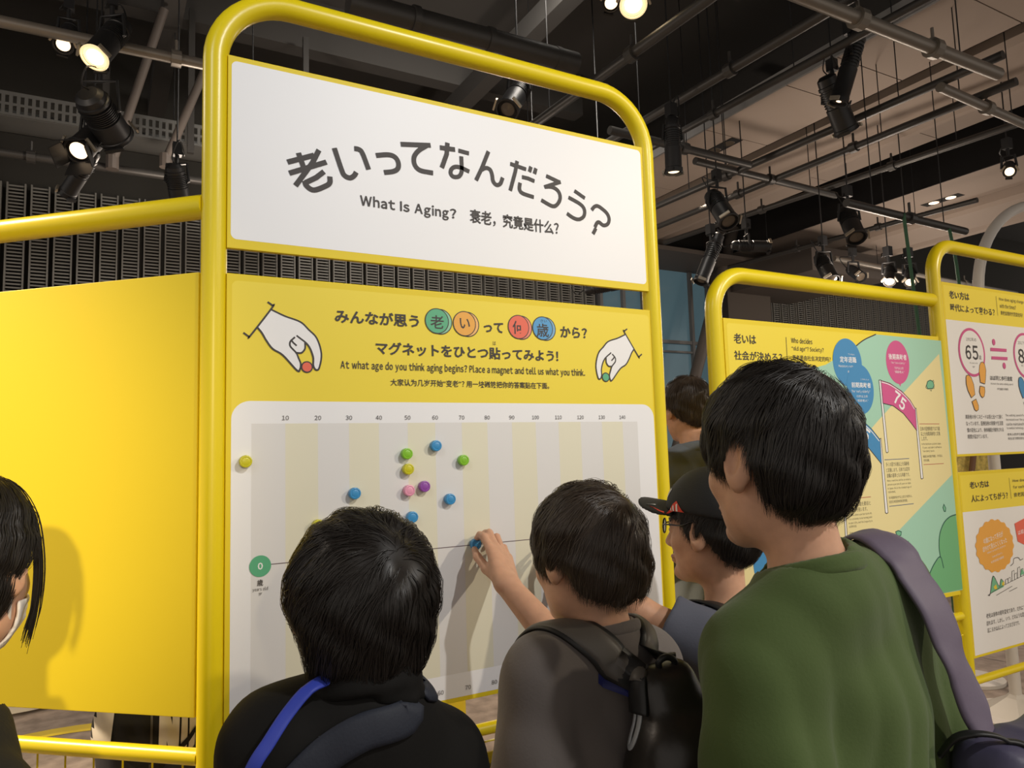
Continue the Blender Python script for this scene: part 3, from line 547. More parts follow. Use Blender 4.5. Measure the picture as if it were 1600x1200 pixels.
["times_panel","printed_chart",[["D","flag_pink",2,2.8412,1.8793,0.087,0.092],["D","white_print",3,2.8412,1.8793,0.077,0.082],["D","flag_pink",2,3.2163,1.8808,0.087,0.092],["D","white_print",3,3.2163,1.8808,0.077,0.082],["T","ink",4,"1992年の",2.8088,2.8768,1.9204,1.935,0.0,0],["T","ink",4,"65",2.7971,2.8815,1.8508,1.906,0.022,0],["T","ink",4,"歳",2.8829,2.9002,1.8533,1.8704,0.0,0],["T","ink",4,"65 years old",2.82,2.8708,1.8349,1.8421,0.0,0],["T","ink",4,"岁",2.8345,2.8515,1.8203,1.8276,0.0,0],["T","ink",4,"2017年の",3.1681,3.2502,1.9247,1.939,0.0,0],["T","ink",4,"85",3.1611,3.2643,1.849,1.9079,0.022,0],["T","ink",4,"85 years old",3.1777,3.2572,1.8346,1.8449,0.0,0],["P","flag_pink",3,[[2.9699,1.9026],[3.0821,1.9026],[3.0801,1.8907],[2.9677,1.8895]]],["P","flag_pink",3,[[2.971,1.8694],[3.0834,1.8705],[3.0812,1.8579],[2.9699,1.8575]]],["D","flag_pink",3,2.9958,1.9254,0.0105,0.0125],["D","flag_pink",3,3.0546,1.8357,0.0105,0.0125],["T","ink",4,"ほぼ同じ歩行速度",2.9481,3.1032,1.7771,1.7951,0.006,0],["T","ink",4,"Almost the same walking speed",2.9488,3.1039,1.7586,1.7685,0.0,0],["T","ink",4,"步行速度几乎相同",2.9897,3.066,1.7401,1.7487,0.0,0],["P","coin_orange",5,[[2.8758,1.8093],[2.8823,1.8313],[2.8927,1.8425],[2.906,1.8454],[2.9177,1.8373],[2.9223,1.8131],[2.9149,1.7813],[2.9074,1.7617],[2.8783,1.7672]]],["S","ink",6,0.0022,1,[[2.8758,1.8093],[2.8823,1.8313],[2.8927,1.8425],[2.906,1.8454],[2.9177,1.8373],[2.9223,1.8131],[2.9149,1.7813],[2.9074,1.7617],[2.8783,1.7672]],0],["P","coin_orange",5,[[2.874,1.7538],[2.9033,1.7496],[2.9027,1.7327],[2.8956,1.7157],[2.8839,1.7095],[2.8723,1.7166],[2.8663,1.7321]]],["S","ink",6,0.0022,1,[[2.874,1.7538],[2.9033,1.7496],[2.9027,1.7327],[2.8956,1.7157],[2.8839,1.7095],[2.8723,1.7166],[2.8663,1.7321]],0],["P","coin_orange",5,[[2.7865,1.783],[2.792,1.7914],[2.8046,1.7929],[2.8198,1.7838],[2.8324,1.7578],[2.8349,1.7209],[2.81,1.7087],[2.7915,1.7357],[2.7849,1.7592]]],["S","ink",6,0.0022,1,[[2.7865,1.783],[2.792,1.7914],[2.8046,1.7929],[2.8198,1.7838],[2.8324,1.7578],[2.8349,1.7209],[2.81,1.7087],[2.7915,1.7357],[2.7849,1.7592]],0],["P","coin_orange",5,[[2.8119,1.6945],[2.8386,1.7043],[2.8514,1.6794],[2.8491,1.6651],[2.8355,1.6591],[2.8239,1.665]]],["S","ink",6,0.0022,1,[[2.8119,1.6945],[2.8386,1.7043],[2.8514,1.6794],[2.8491,1.6651],[2.8355,1.6591],[2.8239,1.665]],0],["P","balloon_blue",5,[[3.1459,1.7792],[3.1529,1.792],[3.1652,1.7949],[3.1799,1.7851],[3.1938,1.7574],[3.1921,1.7219],[3.1663,1.7102],[3.1523,1.7365],[3.1447,1.759]]],["S","ink",6,0.0022,1,[[3.1459,1.7792],[3.1529,1.792],[3.1652,1.7949],[3.1799,1.7851],[3.1938,1.7574],[3.1921,1.7219],[3.1663,1.7102],[3.1523,1.7365],[3.1447,1.759]],0],["P","balloon_blue",5,[[3.1704,1.6939],[3.1958,1.7029],[3.2076,1.6764],[3.2048,1.6612],[3.1872,1.6561]]],["S","ink",6,0.0022,1,[[3.1704,1.6939],[3.1958,1.7029],[3.2076,1.6764],[3.2048,1.6612],[3.1872,1.6561]],0]]],
["times_panel","caption_lettering",[["T","ink",3,"高齢者の歩くスピードは昔と比べて速く",2.7618,3.0073,1.6305,1.6466,0.0,0],["T","ink",3,"なっています。医療技術の発展や生活習",2.7621,3.0075,1.606,1.6222,0.0,0],["T","ink",3,"慣の変化により、身体機能が維持される",2.7645,3.0077,1.5817,1.5977,0.0,0],["T","ink",3,"期間が延びています。",2.7648,2.8967,1.5581,1.574,0.0,0],["T","ink",3,"The walking speed of elderly people has",3.0303,3.2688,1.6373,1.6486,0.0,0],["T","ink",3,"increased over the years. The physical",3.032,3.2705,1.6209,1.6321,0.0,0],["T","ink",3,"can be maintained has increased due",3.0314,3.2674,1.6046,1.6158,0.0,0],["T","ink",3,"to medical technology and lifestyle.",3.0309,3.2257,1.5884,1.5996,0.0,0],["T","ink",3,"老年人的步行速度比以前有所提高",3.0314,3.2647,1.5655,1.5755,0.0,0],["T","ink",3,"和生活习惯的变化，身体机能",3.0331,3.2183,1.5498,1.5596,0.0,0]]],
["person_panel","heading_lettering",[["T","ink",3,"老い方は",2.7496,2.8741,1.3785,1.4038,0.016,0],["T","ink",3,"人によってちがう?",2.7519,2.9939,1.3296,1.3556,0.01,0],["S","ink",3,0.0016,0,[[3.0137,1.4059],[3.0159,1.329]],0],["T","ink",3,"How does aging differ",3.0363,3.2603,1.3863,1.4009,0.004,0],["T","ink",3,"for each person?",3.0365,3.1933,1.362,1.3765,0.004,0],["T","ink",3,"衰老因人而异吗?",3.0359,3.2217,1.3334,1.3497,0.002,0]]],
["person_panel","printed_balloon",[["P","coin_orange",2,[[2.9986,1.1659],[2.9966,1.1738],[3.0011,1.1825],[3.0002,1.191],[2.9912,1.1975],[2.9858,1.2044],[2.9861,1.2137],[2.9814,1.2214],[2.9701,1.2252],[2.9619,1.2304],[2.9579,1.2392],[2.9501,1.2452],[2.9377,1.2458],[2.9276,1.2485],[2.92,1.2558],[2.9099,1.2594],[2.8979,1.2568],[2.8873,1.2567],[2.8768,1.2616],[2.8657,1.2624],[2.8557,1.2568],[2.8457,1.254],[2.8336,1.2558],[2.8228,1.2536],[2.8159,1.2458],[2.8078,1.2406],[2.7957,1.2392],[2.7865,1.2344],[2.7835,1.2252],[2.7783,1.2182],[2.7675,1.2137],[2.761,1.2068],[2.7624,1.1975],[2.7606,1.1895],[2.7525,1.1825],[2.7496,1.1743],[2.755,1.1659],[2.757,1.158],[2.7525,1.1493],[2.7534,1.1408],[2.7624,1.1343],[2.7678,1.1274],[2.7675,1.1181],[2.7722,1.1104],[2.7835,1.1066],[2.7917,1.1014],[2.7957,1.0926],[2.8035,1.0866],[2.8159,1.086],[2.826,1.0833],[2.8336,1.076],[2.8437,1.0724],[2.8557,1.075],[2.8663,1.0751],[2.8768,1.0702],[2.8879,1.0694],[2.8979,1.075],[2.9079,1.0778],[2.92,1.076],[2.9308,1.0782],[2.9377,1.086],[2.9458,1.0912],[2.9579,1.0926],[2.9671,1.0974],[2.9701,1.1066],[2.9753,1.1136],[2.9861,1.1181],[2.9926,1.125],[2.9912,1.1343],[2.993,1.1423],[3.0011,1.1493],[3.004,1.1575]]],["P","coin_orange",2,[[2.8794,1.0931],[2.8967,1.0822],[2.9019,1.1002]]],["T","paper",3,"40歳になって手元が",2.8037,2.9359,1.1852,1.2057,0.006,8],["T","paper",3,"ぼやけて見えにくくなった",2.7948,2.958,1.1593,1.1787,0.006,8],["T","paper",3,"When I turned 40, objects",2.8211,2.9461,1.1471,1.1562,0.0,8],["T","paper",3,"looked blurry.",2.8514,2.9208,1.1271,1.1362,0.0,8],["T","paper",3,"40岁后视力模糊",2.8398,2.927,1.1102,1.1192,0.0,8]]],
["person_panel","printed_balloon",[["P","coin_red",2,[[3.0217,1.2355],[3.0922,1.2498],[3.1926,1.2381],[3.1938,1.1694],[3.1266,1.1362],[3.0745,1.1527],[3.0321,1.1681]]],["T","paper",3,"以前より疲れ",3.0386,3.1678,1.1973,1.214,0.006,6]]],
["person_panel","printed_landscape",[["P","leaf_green",2,[[2.8175,0.9996],[2.8463,1.0599],[2.8834,1.0171],[2.8968,1.0454],[2.9151,1.0273],[2.9086,1.0143]]],["S","ink",3,0.0022,0,[[2.8046,0.9966],[2.8175,0.9996],[2.8463,1.0599],[2.8797,1.0198],[2.8964,1.0432],[2.9151,1.0273]],0],["S","ink",3,0.0022,0,[[2.8046,0.9966],[2.8743,1.0135],[2.9632,1.0291],[3.0546,1.0428],[3.1482,1.0523]],0],["P","coin_yellow",3,[[2.842,1.0217],[2.86,1.0288],[2.8657,1.0122],[2.8488,1.0119]]],["P","coin_yellow",3,[[2.8983,1.0292],[2.9163,1.0341],[2.914,1.0206],[2.901,1.0197]]],["P","paper",3,[[2.9228,1.0219],[2.9256,1.0377],[2.9391,1.0409],[2.9385,1.0248]]],["S","ink",4,0.0018,1,[[2.9228,1.0219],[2.9256,1.0377],[2.9391,1.0409],[2.9385,1.0248]],0],["P","paper",3,[[2.9406,1.0246],[2.9434,1.0405],[2.957,1.0437],[2.9563,1.0275]]],["S","ink",4,0.0018,1,[[2.9406,1.0246],[2.9434,1.0405],[2.957,1.0437],[2.9563,1.0275]],0],["P","paper",3,[[2.9675,1.0286],[2.9735,1.0629],[2.9873,1.0662],[2.9834,1.0315]]],["S","ink",4,0.0018,1,[[2.9675,1.0286],[2.9735,1.0629],[2.9873,1.0662],[2.9834,1.0315]],0],["P","paper",3,[[2.9855,1.0313],[2.9892,1.0519],[3.003,1.0552],[3.0015,1.0343]]],["S","ink",4,0.0018,1,[[2.9855,1.0313],[2.9892,1.0519],[3.003,1.0552],[3.0015,1.0343]],0],["P","paper",3,[[3.0083,1.0347],[3.0149,1.0716],[3.0289,1.0749],[3.0244,1.0377]]],["S","ink",4,0.0018,1,[[3.0083,1.0347],[3.0149,1.0716],[3.0289,1.0749],[3.0244,1.0377]],0],["P","paper",3,[[3.0312,1.0382],[3.0358,1.0636],[3.0499,1.0669],[3.0475,1.0412]]],["S","ink",4,0.0018,1,[[3.0312,1.0382],[3.0358,1.0636],[3.0499,1.0669],[3.0475,1.0412]],0],["P","leaf_green",4,[[3.0277,1.0433],[3.0411,1.0678],[3.0599,1.047]]],["S","ink",3,0.0022,0,[[2.9685,1.0844],[2.9874,1.0919],[2.9946,1.1076],[3.0173,1.1102],[3.0301,1.1067],[3.0377,1.0989],[3.0562,1.1019]],0],["S","ink",3,0.0018,0,[[2.8577,0.9904],[2.9643,1.0104]],0],["S","ink",3,0.0018,0,[[2.944,0.9941],[2.998,1.002]],0]]],
["person_panel","caption_lettering",[["T","ink",3,"老化は身体の経年変化であり、だれにでも",2.7806,3.056,0.9181,0.9348,0.0,0],["T","ink",3,"訪れます。しかし、いつ、どのような変化が",2.7787,3.0557,0.8928,0.9095,0.0,0],["T","ink",3,"起こるかは人によってさまざまです。",2.7807,2.993,0.8679,0.8845,0.0,0]]],
]


GLYPH = {}
def glyph(ch, bold):
    """outline of one character, taken from Blender's built-in type (full-width forms keep one letter style)"""
    if (ch, bold) in GLYPH: return GLYPH[(ch, bold)]
    if ch == '\uff29':                      # plain capital I without serifs
        w = .055+bold; return np.array([(0, -bold), (2*w, -bold), (2*w, .733+bold), (0, .733+bold)]), [(0, 1, 2, 3)]
    c = bpy.data.curves.new('t', 'FONT'); c.body = ch; c.size = 1.0; c.resolution_u = 2; c.offset = bold
    o = bpy.data.objects.new('t', c); COL.objects.link(o)
    dg = bpy.context.evaluated_depsgraph_get(); dg.update()
    me = bpy.data.meshes.new_from_object(o.evaluated_get(dg))
    V = np.array([v.co[:2] for v in me.vertices], float).reshape(-1, 2); Fs = [tuple(p.vertices) for p in me.polygons]
    bpy.data.objects.remove(o); bpy.data.curves.remove(c); bpy.data.meshes.remove(me)
    GLYPH[(ch, bold)] = (V, Fs)
    return V, Fs
def text_mesh(body, bold):
    x = 0.0; VV = []; FF = []
    for ch in body:
        if ch == ' ': x += 0.26; continue
        asc = 33 <= ord(ch) <= 126
        V, Fs = glyph(chr(ord(ch)+0xFEE0) if asc else ch, bold)
        if not len(V): x += 0.5; continue
        o = len(VV)
        if asc or ch in '“”’':
            g = 0.045; lo, hi = V[:, 0].min(), V[:, 0].max()
            k = 0.80 if ch.isalnum() and asc else 1.0
            x += g; VV += [(x+(p[0]-lo)*k, p[1]) for p in V]; x += (hi-lo)*k+g
        else:
            VV += [(x+p[0], p[1]) for p in V]; x += 1.0
        FF += [tuple(i+o for i in f) for f in Fs]
    return np.array(VV, float), FF
def stroke_faces(pts, w, closed, butt):
    P = [np.array(p, float) for p in pts]
    if not closed and len(P) >= 4: P = catmull(P, 5)
    n = len(P)
    if not closed and not butt:
        P[0] = P[0]+(P[0]-P[1])/(np.linalg.norm(P[0]-P[1])+1e-9)*w*0.4
        P[-1] = P[-1]+(P[-1]-P[-2])/(np.linalg.norm(P[-1]-P[-2])+1e-9)*w*0.4
    L = []; Rr = []
    for i in range(n):
        d0 = P[i]-P[i-1] if (i > 0 or closed) else P[1]-P[0]
        d1 = P[(i+1) % n]-P[i] if (i < n-1 or closed) else P[i]-P[i-1]
        d0 = d0/(np.linalg.norm(d0)+1e-9); d1 = d1/(np.linalg.norm(d1)+1e-9)
        n0 = np.array([-d0[1], d0[0]]); n1 = np.array([-d1[1], d1[0]])
        mth = n0+n1; mth = mth/(np.linalg.norm(mth)+1e-9); k = min(1.8, 1/max(0.3, float(mth@n1)))
        L.append(P[i]+mth*w/2*k); Rr.append(P[i]-mth*w/2*k)
    V = L+Rr; Fs = [(i, (i+1) % n, n+(i+1) % n, n+i) for i in range(n if closed else n-1)]
    return V, Fs
def print_part(parent, name, cmds, y):
    lines = [c for c in cmds if c[0] == 'T']
    if name.endswith(('lettering', 'numbers')) and len(lines) > 1:      # every line of writing is a part of its own
        one = {'age_numbers': 'age_number'}.get(name, name+'_line')
        for c in lines: print_one(parent, one, [c], y)
        rest = [c for c in cmds if c[0] != 'T']
        for c in rest: print_one(parent, 'printed_rule', [c], y)
    else: print_one(parent, name, cmds, y)
def print_one(parent, name, cmds, y):
    b = MB(); names = []
    for ci, c in enumerate(cmds):
        if c[1] not in names: names.append(c[1])
        mi = names.index(c[1]); yy = y-0.0004-0.00018*c[2]-0.000004*ci
        if c[0] == 'P': b.add([(x, yy, z) for x, z in c[3]], [tuple(range(len(c[3])))], mi)
        elif c[0] == 'S':
            V, Fs = stroke_faces(c[5], c[3], c[4], c[6]); b.add([(p[0], yy, p[1]) for p in V], Fs, mi)
        elif c[0] == 'D':
            b.add([(c[3]+c[5]*math.cos(2*math.pi*i/48), yy, c[4]+c[6]*math.sin(2*math.pi*i/48)) for i in range(48)], [tuple(range(48))], mi)
        else:
            _, m, lay, body, x0, x1, z0, z1, bold, rot = c
            V, Fs = text_mesh(body, bold)
            if not len(V): continue
            lo, hi = V.min(0), V.max(0)
            X = x0+(V[:,0]-lo[0])/(hi[0]-lo[0]+1e-9)*(x1-x0); Z = z0+(V[:,1]-lo[1])/(hi[1]-lo[1]+1e-9)*(z1-z0)
            if rot:
                a = math.radians(rot); cx, cz = (x0+x1)/2, (z0+z1)/2
                X, Z = cx+(X-cx)*math.cos(a)-(Z-cz)*math.sin(a), cz+(X-cx)*math.sin(a)+(Z-cz)*math.cos(a)
            b.add([(X[i], yy, Z[i]) for i in range(len(X))], Fs, mi)
    return b.build(name, names, parent)

# frame with the society board
FB = 1.557
board2 = thing('society_board', 'low yellow tube framed board with mint and cream landscape print, behind the boy in green', 'exhibition board', (2.1, FB, 0))
r2 = 0.12
frame_tube(board2, [(1.557, FB, 0.012), (1.557, FB, 2.065-r2)] + arc_pts(1.557+r2, 2.065-r2, r2, 180, 90, FB)[1:] + [(2.640, FB, 2.065)])
base_plate(board2, 1.557, FB)
soc = panel(board2, 'society_panel', 'yellow_panel', 1.578, 2.638, 1.018, 1.928, 1.540, 1.552)
flat(soc, 'heading_field', 'yellow_print', rrect(1.590, 2.630, 1.03, 1.914, 0.01, 1.5398))
for z in (0.944, 0.722):
    b = MB(); b.tube([(1.57, FB-0.01, z), (2.640, FB-0.01, z)], 0.0145, 14); b.build('lower_rail', 'yellow_paint', board2, smooth=50)
b = MB()
for z in (0.88, 0.80): b.tube([(1.57, FB-0.012, z), (2.639, FB-0.012, z)], 0.0024, 6)
for i in range(11): b.tube([(1.63+0.0985*i, FB-0.010, 0.73), (1.63+0.0985*i, FB-0.010, 0.94)], 0.0024, 6)
b.build('wire_mesh', 'yellow_paint', board2)

board3 = thing('times_board', 'yellow tube framed board with two stacked white panels, farthest to the right', 'exhibition board', (3.2, FB, 0))
frame_tube(board3, [(2.665, FB, 0.012), (2.665, FB, 2.28-r2)] + arc_pts(2.665+r2, 2.28-r2, r2, 180, 90, FB)[1:] + arc_pts(3.78-r2, 2.28-r2, r2, 90, 0, FB) + [(3.78, FB, 0.012)])
base_plate(board3, 2.665, FB); base_plate(board3, 3.78, FB)
for nm, z0, z1, zw in (('times_panel', 1.495, 2.135, 1.995), ('person_panel', 0.793, 1.440, 1.298)):
    p = panel(board3, nm, 'yellow_panel', 2.685, 3.758, z0, z1, 1.540, 1.552)
    flat(p, 'heading_field', 'yellow_print', [(2.695, 1.5399, zw-0.01), (3.748, 1.5399, zw-0.01), (3.748, 1.5399, z1-0.012), (2.695, 1.5399, z1-0.012)])
    flat(p, 'text_field', 'white_print', [(2.692, 1.5398, z0+0.009), (3.75, 1.5398, z0+0.009), (3.75, 1.5398, zw), (2.692, 1.5398, zw)])
    if nm == 'times_panel': times = p
    else: pers = p
b = MB(); b.tube([(2.68, FB-0.002, 0.711), (3.77, FB-0.002, 0.711)], 0.0135, 14); b.build('lower_rail', 'yellow_paint', board3, smooth=50)
for z0, z1 in ((1.93, 2.04), (1.02, 0.91)):
    b = MB(); V = [(2.6395, z0), (2.664, z1), (2.664, 2*z0-z1)]
    b.add([(x, FB-0.010, z) for x, z in V]+[(x, FB+0.010, z) for x, z in V], [(0, 1, 2), (5, 4, 3), (0, 3, 4, 1), (1, 4, 5, 2), (2, 5, 3, 0)]); b.build('joint_plate', 'yellow_paint', board3)

PANELS = {'header_panel': (header, 1.5195), 'chart_panel': (chart, 1.5195), 'society_panel': (soc, 1.5395), 'times_panel': (times, 1.5395), 'person_panel': (pers, 1.5395)}
for pn, nm, cmds in PRINTS:
    par, y = PANELS[pn]
    print_part(par, nm, cmds, y)
print_part(mt, 'panel_lettering', [('T', 'ink', 1, 'you think aging', 0.722, 0.782, 0.868, 0.884, 0.01, 0)], 1.508)
for bd in (main, board2, board3): rebase(bd)

# plain yellow board joined to the left post and turned back
LO = np.array([0.195, 1.537, 0.0]); LD = np.array([-0.734, 0.679, 0.0]); LD /= np.linalg.norm(LD); LN = np.array([-LD[1], LD[0], 0.0]) * -1
if LN[1] > 0: LN = -LN
def LP(s, z, off=0.0): return tuple(LO + LD*s + np.array([0, 0, z]) + LN*off)
blank = thing('blank_board', 'plain yellow board without print, left of the title board', 'exhibition board', LP(0.6, 0))
frame_tube(blank, [LP(0.018, 2.065), LP(1.25-0.12, 2.065)] + [LP(1.25-0.12+0.12*math.sin(math.radians(a)), 2.065-0.12+0.12*math.cos(math.radians(a))) for a in range(8, 91, 8)] + [LP(1.25, 0.012)])
b = MB(); b.obox(LO+LD*0.632+np.array([0, 0, 1.504])+LN*0.008, LD*0.608, LN*0.006, np.array([0, 0, 0.424])); b.build('blank_panel', 'yellow_panel', blank, bevel=0.0012)
b = MB(); b.tube([LP(0.018, 1.007, 0.004), LP(1.24, 1.007, 0.004)], 0.0155, 14); b.build('lower_rail', 'yellow_paint', blank, smooth=50)
b = MB()
for i in range(18): b.tube([LP(0.055+0.066*i, 0.55, 0.004), LP(0.055+0.066*i, 1.0, 0.004)], 0.0020, 6)
for z in (0.9, 0.8, 0.7, 0.6): b.tube([LP(0.040, z, 0.004), LP(1.24, z, 0.004)], 0.0020, 6)
b.build('wire_mesh', 'yellow_paint', blank)
b = MB(); b.obox(LO+LD*1.25+np.array([0, 0, 0.006]), LD*0.024, LN*0.20, np.array([0, 0, 0.006])); b.build('base_plate', 'yellow_paint', blank)
rebase(blank)

# ------------------------------------------------------------------ magnets on the chart
def magnet(colour, x, z, label, y=1.5196):
    root = thing('magnet', label, 'magnet', (x, y, z), 'round magnets on the chart')
    b = MB(); b.lathe((0, 0, 0), (0, -1, 0), [(0, 0.0108), (0.0015, 0.0118), (0.0115, 0.0122), (0.0138, 0.0117), (0.0145, 0.0105), (0.0145, 0.0088), (0.0138, 0.0080), (0.0138, 0.0)], 32)
    b.build('cap', 'magnet_'+colour, root, smooth=40)
    b = MB(); b.lathe((0, 0.0, 0), (0, -1, 0), [(0.0138, 0.0078), (0.0142, 0.0070), (0.0142, 0.0)], 24); b.build('centre_disc', 'magnet_'+colour, root, smooth=40)
    return root
for c, x, z, l in [('yellow', 0.252, 1.5533, 'yellow magnet alone on the white margin left of the age grid'),
                   ('green', 0.585, 1.5596, 'green magnet straight above the yellow magnet near age fifty'),
                   ('blue', 0.6536, 1.5754, 'highest blue magnet of all, just below the number sixty'),
                   ('green', 0.7199, 1.5418, 'green magnet farthest to the right, below the number seventy'),
                   ('yellow', 0.5874, 1.5265, 'yellow magnet between the green magnet and the pink magnet'),
                   ('purple', 0.6244, 1.4877, 'purple magnet beside the pink one'),
                   ('pink', 0.5887, 1.4805, 'pink magnet beside the purple one'),
                   ('blue', 0.4687, 1.4806, 'blue magnet farthest to the left, near age thirty'),
                   ('blue', 0.6847, 1.4568, 'blue magnet to the lower right of the purple magnet'),
                   ('blue', 0.595, 1.4236, 'blue magnet half touching the black hair of the front boy'),
                   ('yellow', 0.3928, 1.4206, 'yellow magnet partly hidden by the black hair of the front boy')]:
    magnet(c, x, z, l)
magnet('blue', 0.7452, 1.3535, 'blue magnet pinched in the fingers of the reaching boy', 1.5190)

# ------------------------------------------------------------------ people
mat('skin', (0.60, 0.335, 0.215), 0.5, spec=0.35, sss=0.12, noise=(60, 0.06))
mat('hair_black', (0.013, 0.010, 0.008), 0.44, spec=0.5)
mat('hair_brown', (0.048, 0.033, 0.022), 0.40, spec=0.55)
mat('eye_white', (0.75, 0.72, 0.68), 0.2)
mat('eye_dark', (0.02, 0.012, 0.008), 0.1)
mat('lip', (0.45, 0.19, 0.15), 0.5)
mat('jacket_black', (0.006, 0.0055, 0.005), 0.8, spec=0.25, bump=(160, 0.15))
mat('strap_navy', (0.015, 0.019, 0.032), 0.7, bump=(300, 0.2))
mat('lanyard_blue', (0.03, 0.055, 0.42), 0.55)
mat('tee_grey', (0.125, 0.108, 0.100), 0.9, bump=(240, 0.2), sheen=0.15)
mat('tee_navy', (0.085, 0.092, 0.125), 0.9, bump=(240, 0.2))
mat('tee_green', (0.060, 0.098, 0.020), 0.85, bump=(240, 0.2), sheen=0.15)
mat('shirt_slate', (0.15, 0.175, 0.20), 0.85, bump=(120, 0.2))
mat('jacket_dark', (0.009, 0.008, 0.006), 0.85, bump=(120, 0.3))
mat('bag_black', (0.026, 0.022, 0.018), 0.36, bump=(30, 0.6))
mat('patch_blue', (0.008, 0.012, 0.11), 0.6)
mat('bag_trim', (0.010, 0.010, 0.010), 0.5)
mat('bag_grey', (0.095, 0.085, 0.075), 0.5, bump=(60, 0.2))
mat('bag_purple', (0.125, 0.100, 0.145), 0.6, bump=(90, 0.2))
mat('bag_navy', (0.055, 0.050, 0.095), 0.55, bump=(60, 0.25))
mat('reflective', (0.45, 0.47, 0.48), 0.35)
mat('zip_metal', (0.12, 0.11, 0.10), 0.35, metal=0.7)
mat('pants_dark', (0.03, 0.03, 0.035), 0.85, bump=(200, 0.2))
mat('pants_blue', (0.05, 0.065, 0.10), 0.85, bump=(200, 0.2))
mat('shoe', (0.35, 0.34, 0.33), 0.6)
mat('cap_black', (0.006, 0.0055, 0.0055), 0.7, bump=(300, 0.2))
mat('cap_red', (0.75, 0.05, 0.02), 0.6)
mat('white_thread', (0.75, 0.73, 0.70), 0.6)
mat('glasses_black', (0.012, 0.012, 0.02), 0.25)
mat('lanyard_mint', (0.42, 0.60, 0.60), 0.6)
mat('mask_white', (0.72, 0.68, 0.66), 0.8)
mat('tag_red', (0.6, 0.03, 0.02), 0.6)
mat('lens_clear', (0.9, 0.9, 0.9), 0.05, trans=1.0)

def unit(v):
    v = np.array(v, float); return v/(np.linalg.norm(v)+1e-12)
def head_axes(yaw, pitch=0, roll=0):
    y, p, r = (math.radians(a) for a in (yaw, pitch, roll))
    f = np.array([math.cos(y)*math.cos(p), math.sin(y)*math.cos(p), math.sin(p)])
    rt = np.array([math.sin(y), -math.cos(y), 0.0]); u = np.cross(rt, f)
    rt2 = rt*math.cos(r)-u*math.sin(r); u2 = u*math.cos(r)+rt*math.sin(r)
    return np.stack([rt2, f, u2], 1)          # columns: right, forward, up

class Head:
    def __init__(s, HC, yaw, pitch=0, roll=0, sc=1.0):
        s.c = np.array(HC, float); s.M = head_axes(yaw, pitch, roll); s.s = sc
    def loc(s, P): return (((P-A3(s.c))@s.M.astype(np.float32))/s.s).astype(np.float32)
    def w(s, p): return s.c+s.M@(np.array(p, float)*s.s)
    def f(s, P):
        q = s.loc(P); m = q.copy(); m[:, 0] = np.abs(m[:, 0])
        d = ell(q, (0, -.012, .035), (.074, .093, .090))
        d = smin(d, ell(q, (0, .028, -.018), (.062, .064, .086)), .03)
        d = smin(d, rcone(m, (.030, .012, -.062), (0, .064, -.094), .036, .020), .03)
        d = smin(d, ell(m, (.040, .054, -.020), (.024, .022, .022)), .018)
        d = smin(d, rcone(m, (0, .086, .026), (.034, .078, .026), .010, .009), .016)
        d = ssub(d, ell(m, (.031, .098, .006), (.020, .016, .011)), .012)
        d = smin(d, ell(m, (.031, .0765, .006), (.0165, .011, .0115)), .004)
        d = smin(d, rcone(q, (0, .090, .012), (0, .107, -.026), .0065, .0105), .012)
        d = smin(d, ell(m, (.011, .097, -.030), (.008, .009, .007)), .008)
        d = smin(d, ell(q, (0, .0905, -.0575), (.023, .009, .0055)), .006)
        d = smin(d, ell(q, (0, .0885, -.0675), (.019, .0085, .0065)), .006)
        d = smin(d, ell(q, (0, .079, -.094), (.016, .014, .013)), .014)
        # ears
        E = np.stack([unit((1, -.35, .12)), unit((.35, 1, .12)), unit((-.16, -.08, 1))], 1)
        e = ell(m, (.080, -.010, .008), (.0095, .0215, .036), E)
        e = smin(e, ell(m, (.077, -.002, -.022), (.007, .010, .012)), .010)
        e = ssub(e, ell(m, (.0895, -.004, .011), (.0085, .0120, .022), E), .004)
        d = smin(d, e, .006)
        return d*s.s

def finger_hand(P, W, f, n, t, k, curl):
    """relaxed hand at wrist W: f towards the fingers, n out of the back of the hand, t to the thumb side"""
    W, f, n, t = (np.array(a, float) for a in (W, f, n, t))
    d = None
    spread = (.027, .009, -.009, -.026); ln = ((.040, .024, .019), (.044, .028, .020), (.040, .026, .019), (.031, .019, .017))
    for i in range(4):
        kn = W+f*(.085-.006*abs(i-1))*k+t*spread[i]*k
        p = rcone(P, W+t*spread[i]*.45*k, kn, .0155*k, .0115*k)
        d = p if d is None else smin(d, p, .014*k)
    fd = None
    for i in range(4):
        a = kn = W+f*(.085-.006*abs(i-1))*k+t*spread[i]*k; ang = 0
        for j in range(3):
            ang += math.radians(curl*(0.7, 1.0, 0.7)[j]*(1+.12*i))
            b = a+(f*math.cos(ang)-n*math.sin(ang))*ln[i][j]*k
            q = rcone(P, a, b, (.0088-.0010*j)*k, (.0080-.0010*j)*k); a = b
            fd = q if fd is None else np.minimum(fd, q)
        d = smin(d, fd, .004*k); fd = None
    a = W+f*.018*k+t*.022*k-n*.006*k
    for v, l, r in ((f*.55+t*.75-n*.3, .040, .0125), (f*.8+t*.45-n*.4, .030, .0100), (f*.9+t*.15-n*.45, .024, .0088)):
        b = a+unit(v)*l*k; d = smin(d, rcone(P, a, b, r*k, r*.88*k), .008*k); a = b
    return d

